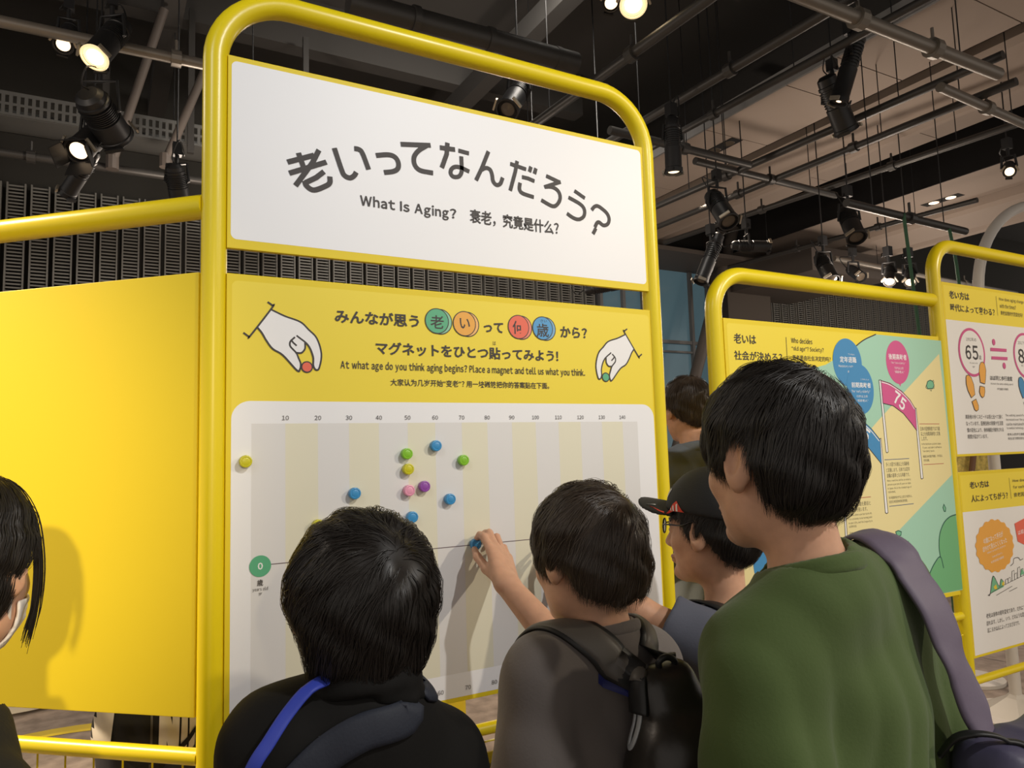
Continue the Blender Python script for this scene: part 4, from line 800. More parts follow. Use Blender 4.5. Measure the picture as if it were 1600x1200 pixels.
class Body:
    """joints -> signed distance of the whole figure, and of the clothes around it"""
    def __init__(s, head, NB, sh, el, wr, hip, k=1.0, hands=None, knee=None, ankle=None, chest=1.0, armk=1.0):
        s.ak = armk
        s.h = head; s.NB = np.array(NB, float); s.sh = [np.array(p, float) for p in sh]
        s.el = [np.array(p, float) for p in el]; s.wr = [np.array(p, float) for p in wr]; s.k = k; s.ch = chest
        s.M = (s.sh[0]+s.sh[1])/2; s.lat = unit((s.sh[1]-s.sh[0])*np.array([1, 1, 0])); s.fw = np.cross((0, 0, 1), s.lat)
        s.H = np.array(hip, float)
        s.hips = [s.H-s.lat*.085*k, s.H+s.lat*.085*k]
        ft = .07*k
        s.knee = knee or [np.array([p[0], p[1], (p[2]+ft)/2+.01])+s.fw*.02 for p in s.hips]
        s.ank = ankle or [np.array([p[0], p[1], ft])-s.fw*.01 for p in s.hips]
        s.hands = hands or [None, None]
        sp = s.H-s.M; s.up = -unit(sp); s.T = np.stack([s.lat, np.cross(s.up, s.lat), s.up], 1)
        s.hw = np.linalg.norm(s.sh[1]-s.sh[0])/2
    def torso(s, P, g=0.0):
        k, c = s.k, s.ch
        at = lambda t: s.M+(s.H-s.M)*t
        d = ell(P, at(.30), (s.hw*.92+g, .100*k*c+g, .185*k+g), s.T)
        d = smin(d, ell(P, at(.66), (.132*k*c+g, .090*k*c+g, .16*k+g), s.T), .06)
        d = smin(d, ell(P, at(1.0), (.150*k*c+g, .098*k*c+g, .11*k+g), s.T), .06)
        for i in (0, 1):
            d = smin(d, rcone(P, s.NB-np.array([0, 0, .03*k]), s.sh[i], .044*k+g, .046*k+g), .05)
        return d
    def neck(s, P):
        a = s.h.w((0, -.022, -.045)); return rcone(P, a, s.NB-np.array([0, 0, .03]), .047*s.h.s, .050*s.k)
    def arm(s, P, i, g=0.0, g2=None, part=2):
        k = s.k*s.ak; g2 = g if g2 is None else g2
        d = rcone(P, s.sh[i], s.el[i], .047*k+g, .037*k+g2)
        if part > 1: d = smin(d, rcone(P, s.el[i], s.wr[i], .037*k+g2, .025*k+g2), .02)
        return d
    def legs(s, P, g=0.0):
        d = None
        for i in (0, 1):
            q = smin(rcone(P, s.hips[i], s.knee[i], .080*s.k+g, .054*s.k+g), rcone(P, s.knee[i], s.ank[i], .052*s.k+g, .036*s.k+g), .03)
            d = q if d is None else smin(d, q, .01)
        return d
    def feet(s, P, g=0.0):
        d = None
        for i in (0, 1):
            a = np.array([s.ank[i][0], s.ank[i][1], .045*s.k+.0])
            q = smin(rcone(P, s.ank[i], a-s.fw*.02, .038*s.k+g, .040*s.k+g), rcone(P, a-s.fw*.04, a+s.fw*.13*s.k-np.array([0, 0, .010]), .036*s.k+g, .030*s.k+g), .03)
            q = np.maximum(q, .004-P[:, 2])
            d = q if d is None else np.minimum(d, q)
        return d
    def f(s, P):
        d = s.h.f(P); d = smin(d, s.neck(P), .025)
        d = smin(d, s.torso(P, -.006), .035)
        for i in (0, 1):
            d = smin(d, s.arm(P, i), .03)
            W = s.wr[i]; fdir = unit(W-s.el[i])
            if s.hands[i] is not None: hd = s.hands[i](P)
            else:
                t = unit(s.fw-fdir*(s.fw@fdir)); n = np.cross(fdir, t)*(1 if i == 0 else -1)
                hd = finger_hand(P, W, fdir, n, t, s.k*.97, 24)
            d = smin(d, hd, .010)
        d = smin(d, s.legs(P, -.006), .03)
        d = smin(d, s.feet(P, -.006), .02)
        return d
    def mesh(s, parent, fine_z, h=.0042, extra=None):
        pts = np.array([s.h.c, s.NB]+s.sh+s.el+s.wr+s.hips+s.ank+([] if extra is None else extra))
        lo, hi = pts.min(0)-.17, pts.max(0)+.17; hi[2] = s.h.c[2]+.16; lo[2] = -.01
        xs = np.arange(lo[0], hi[0], h, dtype=np.float32); ys = np.arange(lo[1], hi[1], h, dtype=np.float32)
        zs = grid_axis(lo[2], hi[2], fine_z, 9, h, .014)
        V, Q = mesh_sdf(s.f, xs, ys, zs)
        return np_mesh('body', V, Q, 'skin', parent)

def cloth(name, f, m, parent, lo, hi, h=.005, fine_z=None):
    xs = np.arange(lo[0], hi[0], h, dtype=np.float32); ys = np.arange(lo[1], hi[1], h, dtype=np.float32)
    zs = grid_axis(lo[2], hi[2], lo[2] if fine_z is None else fine_z, 9, h, .014)
    V, Q = mesh_sdf(f, xs, ys, zs)
    return np_mesh(name, V, Q, m, parent)

def folds(B, P, amp, ph=0.0):
    q = (P-A3(B.M))@B.T.astype(np.float32)
    a = np.sin(62*q[:, 0]+3.5*np.sin(8*q[:, 2]+ph)+14*q[:, 1]+ph); a = 1-2*np.abs(a)**1.3
    b = np.sin(26*q[:, 2]-31*q[:, 0]*np.sign(q[:, 0]+1e-6)+3*np.sin(11*q[:, 1]+ph)+2*ph)
    c = np.sin(61*q[:, 2]+23*q[:, 0]+17*q[:, 1]+ph)
    w = np.clip(-q[:, 2]*4+.25, .15, 1)
    return amp*(a*w*.75+b*.5+c*.18)

def top_fn(B, g, sleeve, amp, hem, neck_r=.060, ph=0.0, sg=None, neck_drop=0.0, cuff=None):
    """jacket / tee shirt: sleeve = fraction of the upper arm (<=1) or 2 for full length"""
    sg = g if sg is None else sg
    def f(P):
        d = B.torso(P, g)
        for i in (0, 1):
            if sleeve >= 2:
                a = B.arm(P, i, sg, sg*1.1)
                ax = unit(B.wr[i]-B.el[i]); a = smax(a, ((P-A3(B.wr[i]-ax*.012))@ax.astype(np.float32)), .006)
            else:
                ax = unit(B.el[i]-B.sh[i]); e = B.sh[i]+(B.el[i]-B.sh[i])*sleeve
                a = rcone(P, B.sh[i], e+ax*.05, .047*B.k+sg, .043*B.k+sg*1.7)
                a = smax(a, ((P-A3(e))@ax.astype(np.float32)), .004)
            d = smin(d, a, .035)
        d = d+folds(B, P, amp, ph)
        nk = rcone(P, B.NB-np.array([0, 0, .012+neck_drop])+B.fw*.012, B.h.w((0, -.01, -.03)), neck_r*.86, neck_r*1.25)
        d = ssub(d, nk, .006)
        return smax(d, hem-P[:, 2], .006)
    return f

def collar_fn(B, R, r, tilt=18, dz=-.012, hgt=1.0):
    c = B.NB+np.array([0, 0, dz]); f = B.fw*math.cos(math.radians(tilt))-np.array([0, 0, 1])*math.sin(math.radians(tilt))
    l = B.lat; u = np.cross(l, f); Mx = np.stack([l, f, u], 1).astype(np.float32)
    def g(P):
        q = (P-A3(c))@Mx
        rr = np.sqrt((q[:, 0])**2+(q[:, 1]/1.05)**2)
        return np.sqrt((rr-R)**2+(np.maximum(np.abs(q[:, 2])-r*(hgt-1), 0))**2)-r
    return g

# ---- hair: a volume plus several thousand tapered strands combed from the whorl
class Hair:
    def __init__(s, head, rad, cen, line, nape=None, extra=None):
        s.h = head; s.rad = rad; s.cen = cen; s.line = line; s.nape = nape; s.extra = extra
    def zl(s, q):
        th = np.degrees(np.arctan2(np.abs(q[:, 0]), q[:, 1]+.012)); return np.interp(th, s.line[0], s.line[1])
    def full(s, P):
        q = s.h.loc(P); d = ell(q, s.cen, s.rad)
        if s.nape: d = smin(d, ell(q, *s.nape), .03)
        if s.extra: d = s.extra(d, q)
        n = .0022*np.sin(95*q[:, 0]+3*np.sin(50*q[:, 2]))+.0016*np.sin(120*q[:, 1]+70*q[:, 0])
        return (d+n)*s.h.s
    def f(s, P):
        q = s.h.loc(P); d = s.full(P)
        r = .006*np.sin(140*q[:, 0]+90*q[:, 1])+.004*np.sin(310*q[:, 0]-200*q[:, 1])
        return smax(d, (s.zl(q)+r-q[:, 2])*s.h.s, .010)
    def build(s, parent, m, n=3600, whorl=(.012, -.085, .085), grav=.55, r=.00062, seed=1, over=.016, h=.004, steps=20, step=.0085, lift=.0045):
        c = s.h.c; R = .19*s.h.s
        ax = [np.arange(c[d]-R, c[d]+R, h, dtype=np.float32) for d in range(3)]
        V, Q = mesh_sdf(s.f, *ax)
        ob = np_mesh('hair', V, Q, m, parent)
        g = np.random.default_rng(seed)
        D = g.normal(size=(n*2, 3)); D /= np.linalg.norm(D, axis=1, keepdims=True); D = D[D[:, 2] > -.75]
        q = np.array(s.cen)+D*np.array(s.rad)
        P = (s.h.c+(s.h.M@(q*s.h.s).T).T).astype(np.float32)
        off = (g.random(len(P))**2*lift*1.6-.0012).astype(np.float32)
        P = P-grad(s.full, P)*(s.full(P)-off)[:, None]
        ok = s.loc_ok(P); P = P[ok][:n]; off = off[ok][:n]; N = len(P)
        W = A3(s.h.w(np.array(whorl)))
        tail = g.random(N)*over*s.h.s; jit = g.normal(size=(N, 3)).astype(np.float32)*.16
        L = (g.integers(steps//2, steps, N))
        pts = [P.copy()]; alive = np.ones(N, bool); used = np.zeros(N, np.float32)
        for k in range(steps):
            nn = grad(s.full, P)
            rad = P-W; rad /= np.linalg.norm(rad, axis=1, keepdims=True)+1e-9
            d = rad*(1-grav)+np.array([0, 0, -1], np.float32)*grav*min(1, .35+.08*k)+jit*.35
            d -= nn*(d*nn).sum(1, keepdims=True); d /= np.linalg.norm(d, axis=1, keepdims=True)+1e-9
            inside = s.loc_ok(P)
            stepv = d*step*s.h.s
            hang = ~inside
            stepv[hang] = (d[hang]*.6+np.array([0, 0, -.55], np.float32))*step*s.h.s*.7
            used[hang] += step*s.h.s*.7
            alive &= (used <= tail) & (k < L)
            Pn = P+stepv
            pr = Pn-nn*(s.full(Pn)-off)[:, None]
            Pn = np.where(hang[:, None], Pn, pr)
            P = np.where(alive[:, None], Pn, P); pts.append(P.copy())
        T = np.stack(pts, 1)                                   # N, K, 3
        K = T.shape[1]
        tan = np.gradient(T, axis=1); tan /= np.linalg.norm(tan, axis=2, keepdims=True)+1e-9
        nr = grad(s.full, T.reshape(-1, 3)).reshape(N, K, 3); bi = np.cross(tan, nr); bi /= np.linalg.norm(bi, axis=2, keepdims=True)+1e-9
        seg = np.linalg.norm(np.diff(T, axis=1), axis=2); cl = np.concatenate([np.zeros((N, 1)), np.cumsum(seg, 1)], 1)
        fr = cl/(cl[:, -1:]+1e-6); wd = (r*(.75+.5*g.random((N, 1))))*s.h.s*np.where(fr < .15, .55+3*fr, 1)*np.clip(1.15-fr, .08, 1)
        Vs = np.stack([T+bi*wd[..., None], T+nr*wd[..., None]*.8, T-bi*wd[..., None]], 2).reshape(-1, 3)
        base = (np.arange(N)[:, None]*K+np.arange(K-1)[None]).reshape(-1)*3
        Fq = np.concatenate([np.stack([base+a, base+3+a, base+3+b_, base+b_], 1) for a, b_ in ((0, 1), (1, 2))])
        good = (seg.reshape(-1) > 1e-5); Fq = Fq[np.concatenate([good, good])]
        np_mesh('hair_strands', Vs, Fq, m, ob)
        return ob
    def loc_ok(s, P):
        q = s.h.loc(P); return q[:, 2] > s.zl(q)

def eyes(h, parent):
    for sx in (-1, 1):
        b = MB(); o = h.w((sx*.031, .0765, .006)); ax = h.M@np.array([sx*.12, 1, 0.0])
        b.lathe(o-unit(ax)*.0, ax, [(-.004, .0122*h.s), (.004, .0116*h.s), (.0085, .0082*h.s), (.0112, .0045*h.s), (.0122, 0)], 16, 0)
        b.lathe(o+unit(ax)*.0113*h.s, ax, [(0, .0055*h.s), (.0014, .0035*h.s), (.0018, 0)], 14, 1)
        b.build('eye', ['eye_white', 'eye_dark'], parent, smooth=60)
        b = MB(); pts = [h.w((sx*x, y, z)) for x, y, z in ((.016, .093, .026), (.030, .090, .031), (.046, .078, .027))]
        b.tube(catmull(pts, 4), [.0022*h.s]*9, 6); b.build('eyebrow', 'hair_black', parent)
def add_common(B, parent, pants='pants_dark', hem=.9):
    lo = np.minimum(B.hips[0], B.hips[1])-.16; hi = np.maximum(B.hips[0], B.hips[1])+.16
    f = lambda P: smax(smax(smin(B.legs(P, .010), ell(P, B.H, (.155*B.k*B.ch, .105*B.k*B.ch, .12*B.k), B.T), .03), .075*B.k-P[:, 2], .005), P[:, 2]-(B.H[2]+.06), .005)+folds(B, P, .002)
    cloth('trousers', f, pants, parent, (lo[0], lo[1], .03), (hi[0], hi[1], B.H[2]+.12), .008)
    for i in (0, 1):
        a = B.ank[i]; g = lambda P, i=i: smax(B.feet(P, .006), P[:, 2]-.085*B.k-.004, .004)
        V = cloth('shoe', lambda P, i=i: np.maximum(B.feet(P, .006), ((P-A3((B.ank[0]+B.ank[1])/2))@B.lat.astype(np.float32))*(1 if i == 0 else -1)), 'shoe', parent, (a[0]-.2, a[1]-.2, -.004), (a[0]+.2, a[1]+.2, .12), .008)

def decal(name, m, parent, f, quads, off=.0015, n=6, axis=None):
    """small printed or sewn patches laid on the surface f"""
    VV = []; FF = []
    for q in quads:
        q = [np.array(p, float) for p in q]; o = len(VV)
        for i in range(n+1):
            for j in range(n+1):
                u, v = i/n, j/n; VV.append(q[0]*(1-u)*(1-v)+q[1]*u*(1-v)+q[2]*u*v+q[3]*(1-u)*v)
        FF += [(o+i*(n+1)+j, o+(i+1)*(n+1)+j, o+(i+1)*(n+1)+j+1, o+i*(n+1)+j+1) for i in range(n) for j in range(n)]
    V = np.array(VV, np.float32)
    if axis is None: V = project(f, V, off, 6)
    else:
        V0 = V.copy()
        for _ in range(40): V = V+A3(axis)*np.clip((f(V)-off)*.7, -.05, .05)[:, None]
        good = (np.abs(f(V)-off) < .003) & (np.linalg.norm(V-V0, axis=1) < .35)
        FF = [q_ for q_ in FF if good[list(q_)].all()]
        V = np.where(good[:, None], V, V[good].mean(0) if good.any() else V0)
    return np_mesh(name, V, np.array(FF), m, parent)

# ---- boy in the black jacket, nearest to the chart
h = Head((0.300, 0.952, 1.362), 86, 9, 0, .93)
B = Body(h, (0.296, 0.925, 1.262), [(0.200, 0.945, 1.212), (0.402, 0.955, 1.140)], [(0.150, 0.93, 0.97), (0.465, 0.95, 0.93)],
         [(0.180, 1.06, 0.80), (0.43, 1.09, 0.78)], (0.30, 0.93, 0.76), .86)
boy1 = thing('person', 'boy in a black jacket with collar, seen from behind, closest to the title board', 'person', (0.30, 0.93, 0))
B.mesh(boy1, 1.12, .0045); eyes(h, boy1)
f = top_fn(B, .024, 2, .0030, .62, .060, .4)
jk = cloth('jacket', f, 'jacket_black', boy1, (-.05, .70, .58), (.64, 1.22, 1.38), .0055)
cf = collar_fn(B, .062, .010, 14, .018, 2.0)
flap = lambda P: smin(cf(P), np.minimum(rcone(P, (.330, .872, 1.268), (.368, .895, 1.256), .013, .007), rcone(P, (.300, .866, 1.272), (.335, .872, 1.262), .012, .013)), .012)
co = cloth('collar', flap, 'jacket_black', boy1, (.19, .80, 1.16), (.42, 1.05, 1.34), .004)
b = MB(); b.box((.3700, .8925, 1.2485), (.3730, .8945, 1.2520)); b.build('collar_tag', 'tag_red', boy1)
hr = Hair(h, (.098, .114, .108), (0, -.018, .028), ([0, 45, 75, 110, 150, 180], [.020, .010, -.030, -.055, -.074, -.080]), ((0, -.055, -.035), (.076, .058, .066)))
hr.build(boy1, 'hair_black', 4600, (.018, -.088, .072), .50, seed=3, over=.020)
add_common(B, boy1, 'pants_dark'); rebase(boy1)
g = lambda P: np.minimum(f(P), flap(P))
lan = thing('lanyard', 'bright blue lanyard strap running down the back of the black jacket', 'lanyard', (.19, .87, 1.25))
ribbon_on(g, [(.262, .893, 1.299), (.251, .890, 1.297), (.217, .875, 1.293), (.191, .869, 1.272), (.169, .861, 1.248), (.151, .862, 1.222), (.134, .888, 1.160), (.125, .93, 1.05)], .015, .002, 'lanyard_strap', 'lanyard_blue', lan, .002, free='outside')
rebase(lan)
sb = thing('sling_bag', 'dark navy sling bag strap across the back of the black jacket', 'bag', (.22, .87, 1.24))
ribbon_on(f, [(.366, .915, 1.262), (.352, .90, 1.246), (.315, .868, 1.243), (.275, .860, 1.240), (.235, .855, 1.225), (.20, .857, 1.197), (.17, .862, 1.160), (.14, .880, 1.10), (.12, .92, 1.02)], .042, .004, 'shoulder_strap', 'strap_navy', sb, .004)
q = lambda P: rbox(P, (.075, 1.00, .86), (.05, .10, .08), .04)
cloth('bag_body', q, 'strap_navy', sb, (0, .87, .75), (.15, 1.13, .97), .008)
rebase(sb)

# ---- boy in the grey tee reaching for the chart with his right hand
h = Head((0.708, 1.026, 1.374), 100, -2, 0, .93)
K = .0075
def hand_pinch(P):
    tip = lambda a, b_, c, d_, r: np.minimum(np.minimum(rcone(P, d_, c, r*1.15, r*1.08), rcone(P, c, b_, r*1.02, r*.95)), rcone(P, b_, a, r*.95, r*.80))
    W = (.748, 1.374, 1.282)
    im, mm, rm, lm = (.742, 1.432, 1.348), (.760, 1.446, 1.352), (.779, 1.452, 1.342), (.795, 1.452, 1.324)
    d = None
    for kn, o in ((im, (-.014, 0, .004)), (mm, (-.004, 0, .006)), (rm, (.006, 0, .003)), (lm, (.014, 0, -.002))):
        p = rcone(P, np.array(W)+np.array(o), kn, .0150, .0105); d = p if d is None else smin(d, p, .014)
    def fing(a, b_, c, d_, r):
        q = smin(rcone(P, d_, c, r*1.20, r*1.08), rcone(P, c, b_, r*1.06, r*.98), .003); return smin(q, rcone(P, b_, a, r*.98, r*.78), .003)
    d = smin(d, fing((.7465, 1.5080, 1.3665), (.7460, 1.4900, 1.3760), (.7435, 1.4650, 1.3730), im, .0080), .005)
    d = smin(d, fing((.7640, 1.5120, 1.3640), (.7625, 1.4970, 1.3770), (.7610, 1.4740, 1.3800), mm, .0082), .004)
    d = smin(d, fing((.7790, 1.5080, 1.3480), (.7830, 1.4990, 1.3620), (.7820, 1.4790, 1.3690), rm, .0078), .004)
    d = smin(d, fing((.7900, 1.5020, 1.3240), (.7980, 1.4950, 1.3380), (.7990, 1.4780, 1.3450), lm, .0068), .004)
    t = smin(rcone(P, (.738, 1.388, 1.294), (.730, 1.430, 1.310), .0145, .0115), rcone(P, (.730, 1.430, 1.310), (.7285, 1.470, 1.331), .0108, .0092), .005)
    t = smin(t, rcone(P, (.7285, 1.470, 1.331), (.7370, 1.5010, 1.3445), .0092, .0068), .004)
    return smin(d, t, .010)
B = Body(h, (0.720, 1.000, 1.262), [(0.605, 1.005, 1.208), (0.848, 1.060, 1.178)], [(0.565, 1.00, 0.96), (0.795, 1.235, 1.168)],
         [(0.570, 1.13, 0.80), (0.748, 1.374, 1.282)], (0.72, 1.01, 0.76), .86, hands=[None, hand_pinch], armk=1.12)
boy2 = thing('person', 'boy in a grey tee shirt pressing a blue magnet onto the chart', 'person', (0.72, 1.01, 0))
B.mesh(boy2, 1.05, .0036, extra=[(.76, 1.50, 1.36)]); eyes(h, boy2)
f2 = top_fn(B, .017, .92, .0034, .60, .056, 1.7, sg=.020)
cloth('tee_shirt', f2, 'tee_grey', boy2, (.40, .78, .56), (1.03, 1.30, 1.34), .0055)
cloth('neck_band', collar_fn(B, .0530, .0060, 16, .000, 1.6), 'tee_grey', boy2, (.62, .90, 1.16), (.82, 1.10, 1.28), .0035)
hr = Hair(h, (.092, .108, .106), (0, -.012, .030), ([0, 40, 66, 84, 96, 118, 150, 180], [.016, .004, -.020, -.016, .006, -.042, -.062, -.068]), ((0, -.055, -.025), (.074, .055, .060)))
hr.build(boy2, 'hair_brown', 4600, (.015, -.080, .085), .50, seed=5, over=.016)
add_common(B, boy2, 'pants_blue'); rebase(boy2)
bp = thing('backpack', 'black backpack with grey padded strap on the boy in the grey tee', 'backpack', (.785, .87, 1.05))
def bag(P):
    q = P-A3((.785, .862, 1.02))
    d = rbox(P, (.790, .868, .985), (.118, .070, .190), .06)
    d = smin(d, rcone(P, (.725, .890, 1.205), (.76, .885, 1.200), .032, .034), .05)
    return d+.004*np.sin(40*q[:, 0]+22*q[:, 2]+3*np.sin(15*q[:, 2]))+.002*np.sin(75*q[:, 2]-60*q[:, 0])
cloth('bag_body', bag, 'bag_black', bp, (.62, .74, .76), (.96, .98, 1.30), .005)
pk = lambda P: rbox(P, (.800, .800, .955), (.098, .040, .150), .035)+.003*np.sin(50*P[:, 2]+30*P[:, 0])
cloth('front_pocket', pk, 'bag_black', bp, (.67, .73, .77), (.94, .87, 1.14), .005)
zp = [np.array(p) for p in ((.700, .790, 1.095), (.760, .770, 1.105), (.830, .765, 1.103))]
ribbon_on(lambda P: np.minimum(bag(P), pk(P)), zp, .012, .002, 'zipper', 'zip_metal', bp, .001)
ribbon_on(lambda P: np.minimum(bag(P), pk(P)), [(.705, .80, 1.09), (.700, .80, 1.02), (.700, .79, .95), (.705, .79, .88)], .012, .002, 'zipper', 'zip_metal', bp, .001)
g2 = lambda P: np.minimum(f2(P), bag(P))
pL = [(.590, 1.115, 1.160), (.602, 1.100, 1.220), (.615, 1.065, 1.262), (.630, 1.015, 1.282), (.650, .965, 1.280), (.672, .925, 1.255), (.690, .900, 1.215), (.700, .890, 1.17)]
s1 = ribbon_on(g2, pL, .056, .005, 'shoulder_strap', 'bag_trim', bp, .003)
ribbon_on(g2, pL[:-1], .044, .0075, 'strap_padding', 'bag_grey', s1, .003)
pR = [(.855, 1.140, 1.130), (.842, 1.110, 1.195), (.820, 1.06, 1.245), (.800, 1.00, 1.265), (.785, .945, 1.255), (.778, .90, 1.225)]
s2 = ribbon_on(g2, pR, .056, .005, 'shoulder_strap', 'bag_trim', bp, .003)
ribbon_on(g2, pR, .044, .0075, 'strap_padding', 'bag_grey', s2, .003)
b = MB(); b.tube(catmull([(.735, .885, 1.225), (.729, .878, 1.240), (.740, .874, 1.246), (.755, .874, 1.238), (.758, .882, 1.215)], 6), .0050, 10); b.build('top_handle', 'bag_trim', bp, smooth=60)
U = [(.656, .918, 1.182), (.657, .917, 1.152), (.660, .911, 1.132), (.664, .898, 1.128), (.668, .886, 1.142), (.669, .882, 1.182)]
ribbon_on(bag, U, .0085, .0012, 'reflective_loop', 'reflective', bp, .001)
decal('blue_patch', 'patch_blue', bp, g2, [[(.660, .925, 1.228), (.670, .907, 1.218), (.670, .905, 1.190), (.660, .923, 1.205)]], .002)
rebase(bp)

# ---- boy with the black cap and glasses
h = Head((1.212, 1.256, 1.360), 110, 2, 0, .99)
hd = h.M@np.array([0, 1, 0.0])
B = Body(h, (1.218, 1.226, 1.190), [(1.105, 1.175, 1.146), (1.340, 1.290, 1.140)], [(1.015, 1.280, 1.208), (1.37, 1.37, 0.93)],
         [(0.950, 1.372, 1.272), (1.28, 1.43, .86)], (1.22, 1.235, 0.76), .86)
boy3 = thing('person', 'boy in a navy tee shirt wearing a black cap and glasses', 'person', (1.22, 1.235, 0))
B.mesh(boy3, 1.05, .0042); eyes(h, boy3)
f3 = top_fn(B, .017, .60, .0036, .60, .058, 3.1, sg=.022)
cloth('tee_shirt', f3, 'tee_navy', boy3, (.92, .98, .56), (1.50, 1.52, 1.34), .0055)
hr = Hair(h, (.086, .104, .100), (0, -.014, .032), ([0, 50, 70, 82, 90, 112, 135, 180], [.04, .03, -.012, -.030, .010, -.030, -.058, -.068]), ((0, -.050, -.02), (.068, .05, .055)))
hr.build(boy3, 'hair_black', 2600, (.012, -.080, .085), .55, seed=8, over=.008)
def capf(P):
    q = h.loc(P); c = ell(q, (0, -.008, .050), (.0945, .112, .104)); c = smax(c, (.050+.16*np.minimum(q[:, 1], .02))-q[:, 2], .006)
    return c*h.s
def brim(P):
    q = h.loc(P); z = .062-3.0*q[:, 0]**2+.10*(q[:, 1]-.09)
    d = np.sqrt((q[:, 0]/.076)**2+((q[:, 1]-.090)/.090)**2)-1; d = np.maximum(d*.07, np.abs(q[:, 2]-z)-.0034)
    return np.maximum(d, .060-q[:, 1])*h.s
R = .2; c = h.c
cap = cloth('cap', capf, 'cap_black', boy3, c-R, c+R, .004)
cloth('brim', brim, 'cap_black', cap, c-R-.03, c+R, .0030)
ct = np.array
cu = lambda P: np.minimum(capf(P), brim(P))
L_ = lambda *p: h.w(p)
decal('red_patch', 'cap_red', cap, cu, [[L_(-.080, .075, .050), L_(-.092, .020, .052), L_(-.086, .045, .078), L_(-.083, .058, .070)], [L_(-.040, .15, .05), L_(-.080, .075, .048), L_(-.078, .080, .060), L_(-.05, .135, .056)]], .0012)
decal('white_emblem', 'white_thread', cap, cu, [[L_(-.086, .056, .054), L_(-.087, .050, .054), L_(-.085, .053, .068), L_(-.0845, .057, .066)], [L_(-.089, .044, .054), L_(-.090, .038, .054), L_(-.088, .040, .072), L_(-.087, .045, .070)], [L_(-.084, .066, .053), L_(-.085, .061, .053), L_(-.084, .063, .062), L_(-.083, .066, .060)]], .0022, 3)
for q_ in ([[L_(-.030+.0, .100, .08), L_(-.022, .105, .08), L_(-.020, .085, .112), L_(-.028, .080, .112)], [L_(-.045, .098, .08), L_(-.037, .102, .08), L_(-.036, .085, .105), L_(-.044, .080, .105)], [L_(-.058, .09, .085), L_(-.051, .095, .085), L_(-.05, .080, .105), L_(-.057, .075, .105)], [L_(-.012, .105, .085), L_(-.004, .105, .085), L_(-.004, .085, .115), L_(-.012, .085, .115)], [L_(-.030, .155, .06), L_(-.036, .150, .06), L_(-.036, .118, .06), L_(-.030, .120, .06)], [L_(-.044, .145, .06), L_(-.049, .140, .06), L_(-.048, .115, .06), L_(-.043, .118, .06)]]): decal('cap_letter', 'white_thread', cap, cu, [q_], .0014, 4)
gl = MB()
for sx in (-1, 1):
    rim = [L_(sx*(.033+.024*math.cos(a)), .1015-.010*math.cos(a)*1.0, .014+.0165*math.sin(a)) for a in [2*math.pi*i/20 for i in range(20)]]
    gl.tube(rim, .0019, 6, closed=True)
    gl.tube(catmull([L_(sx*.057, .090, .020), L_(sx*.072, .070, .022), L_(sx*.082, .030, .024), L_(sx*.084, .000, .034), L_(sx*.082, -.026, .012)], 5), .0020, 6)
gl.tube([L_(-.010, .112, .018), L_(.010, .112, .018)], .0018, 6)
go = gl.build('glasses', 'glasses_black', boy3, smooth=60)
for sx in (-1, 1):
    b = MB(); pts = [L_(sx*(.033+.023*math.cos(a)), .1015-.010*math.cos(a), .014+.0158*math.sin(a)) for a in [2*math.pi*i/20 for i in range(20)]]
    b.add(pts, [tuple(range(20))]); b.build('lens', 'lens_clear', go)
add_common(B, boy3, 'pants_dark'); rebase(boy3)
lan = thing('lanyard', 'pale mint lanyard around the neck of the boy with the cap', 'lanyard', (1.10, 1.15, 1.2))
nb = B.NB
ribbon_on(f3, [nb+B.lat*.055-B.fw*.03+ct((0, 0, .02)), nb-B.fw*.058+ct((0, 0, .022)), nb-B.lat*.045-B.fw*.03+ct((0, 0, .012)), nb-B.lat*.062+B.fw*.02+ct((0, 0, -.008)), nb-B.lat*.072+B.fw*.065+ct((0, 0, -.045)), nb-B.lat*.078+B.fw*.10+ct((0, 0, -.12)), nb-B.lat*.07+B.fw*.12+ct((0, 0, -.25))], .013, .002, 'lanyard_strap', 'lanyard_mint', lan, .003)
rebase(lan)
bp = thing('backpack', 'black backpack on the boy with the cap, mostly hidden by the green sleeve', 'backpack', (1.30, 1.12, 1.0))
bg3 = lambda P: rbox(P, B.M-B.fw*.165+ct((0, 0, -.18)), (.12, .065, .19), .05, B.T)
pts = [B.M-B.fw*.165-.3, B.M-B.fw*.165+.3]
cloth('bag_body', bg3, 'bag_trim', bp, pts[0], pts[1], .007)
def strap3(sgn):
    a = B.M+B.lat*sgn*.092
    return [a+B.fw*.105+ct((0, 0, -.18)), a+B.fw*.100+ct((0, 0, -.08)), a+B.fw*.055+ct((0, 0, .035)), a+ct((0, 0, .065)), a-B.fw*.06+ct((0, 0, .045)), a-B.fw*.10+ct((0, 0, -.02))]
for sg_ in (-1, 1): ribbon_on(lambda P: np.minimum(f3(P), bg3(P)), strap3(sg_), .042, .006, 'shoulder_strap', 'bag_trim', bp, .004)
rebase(bp)

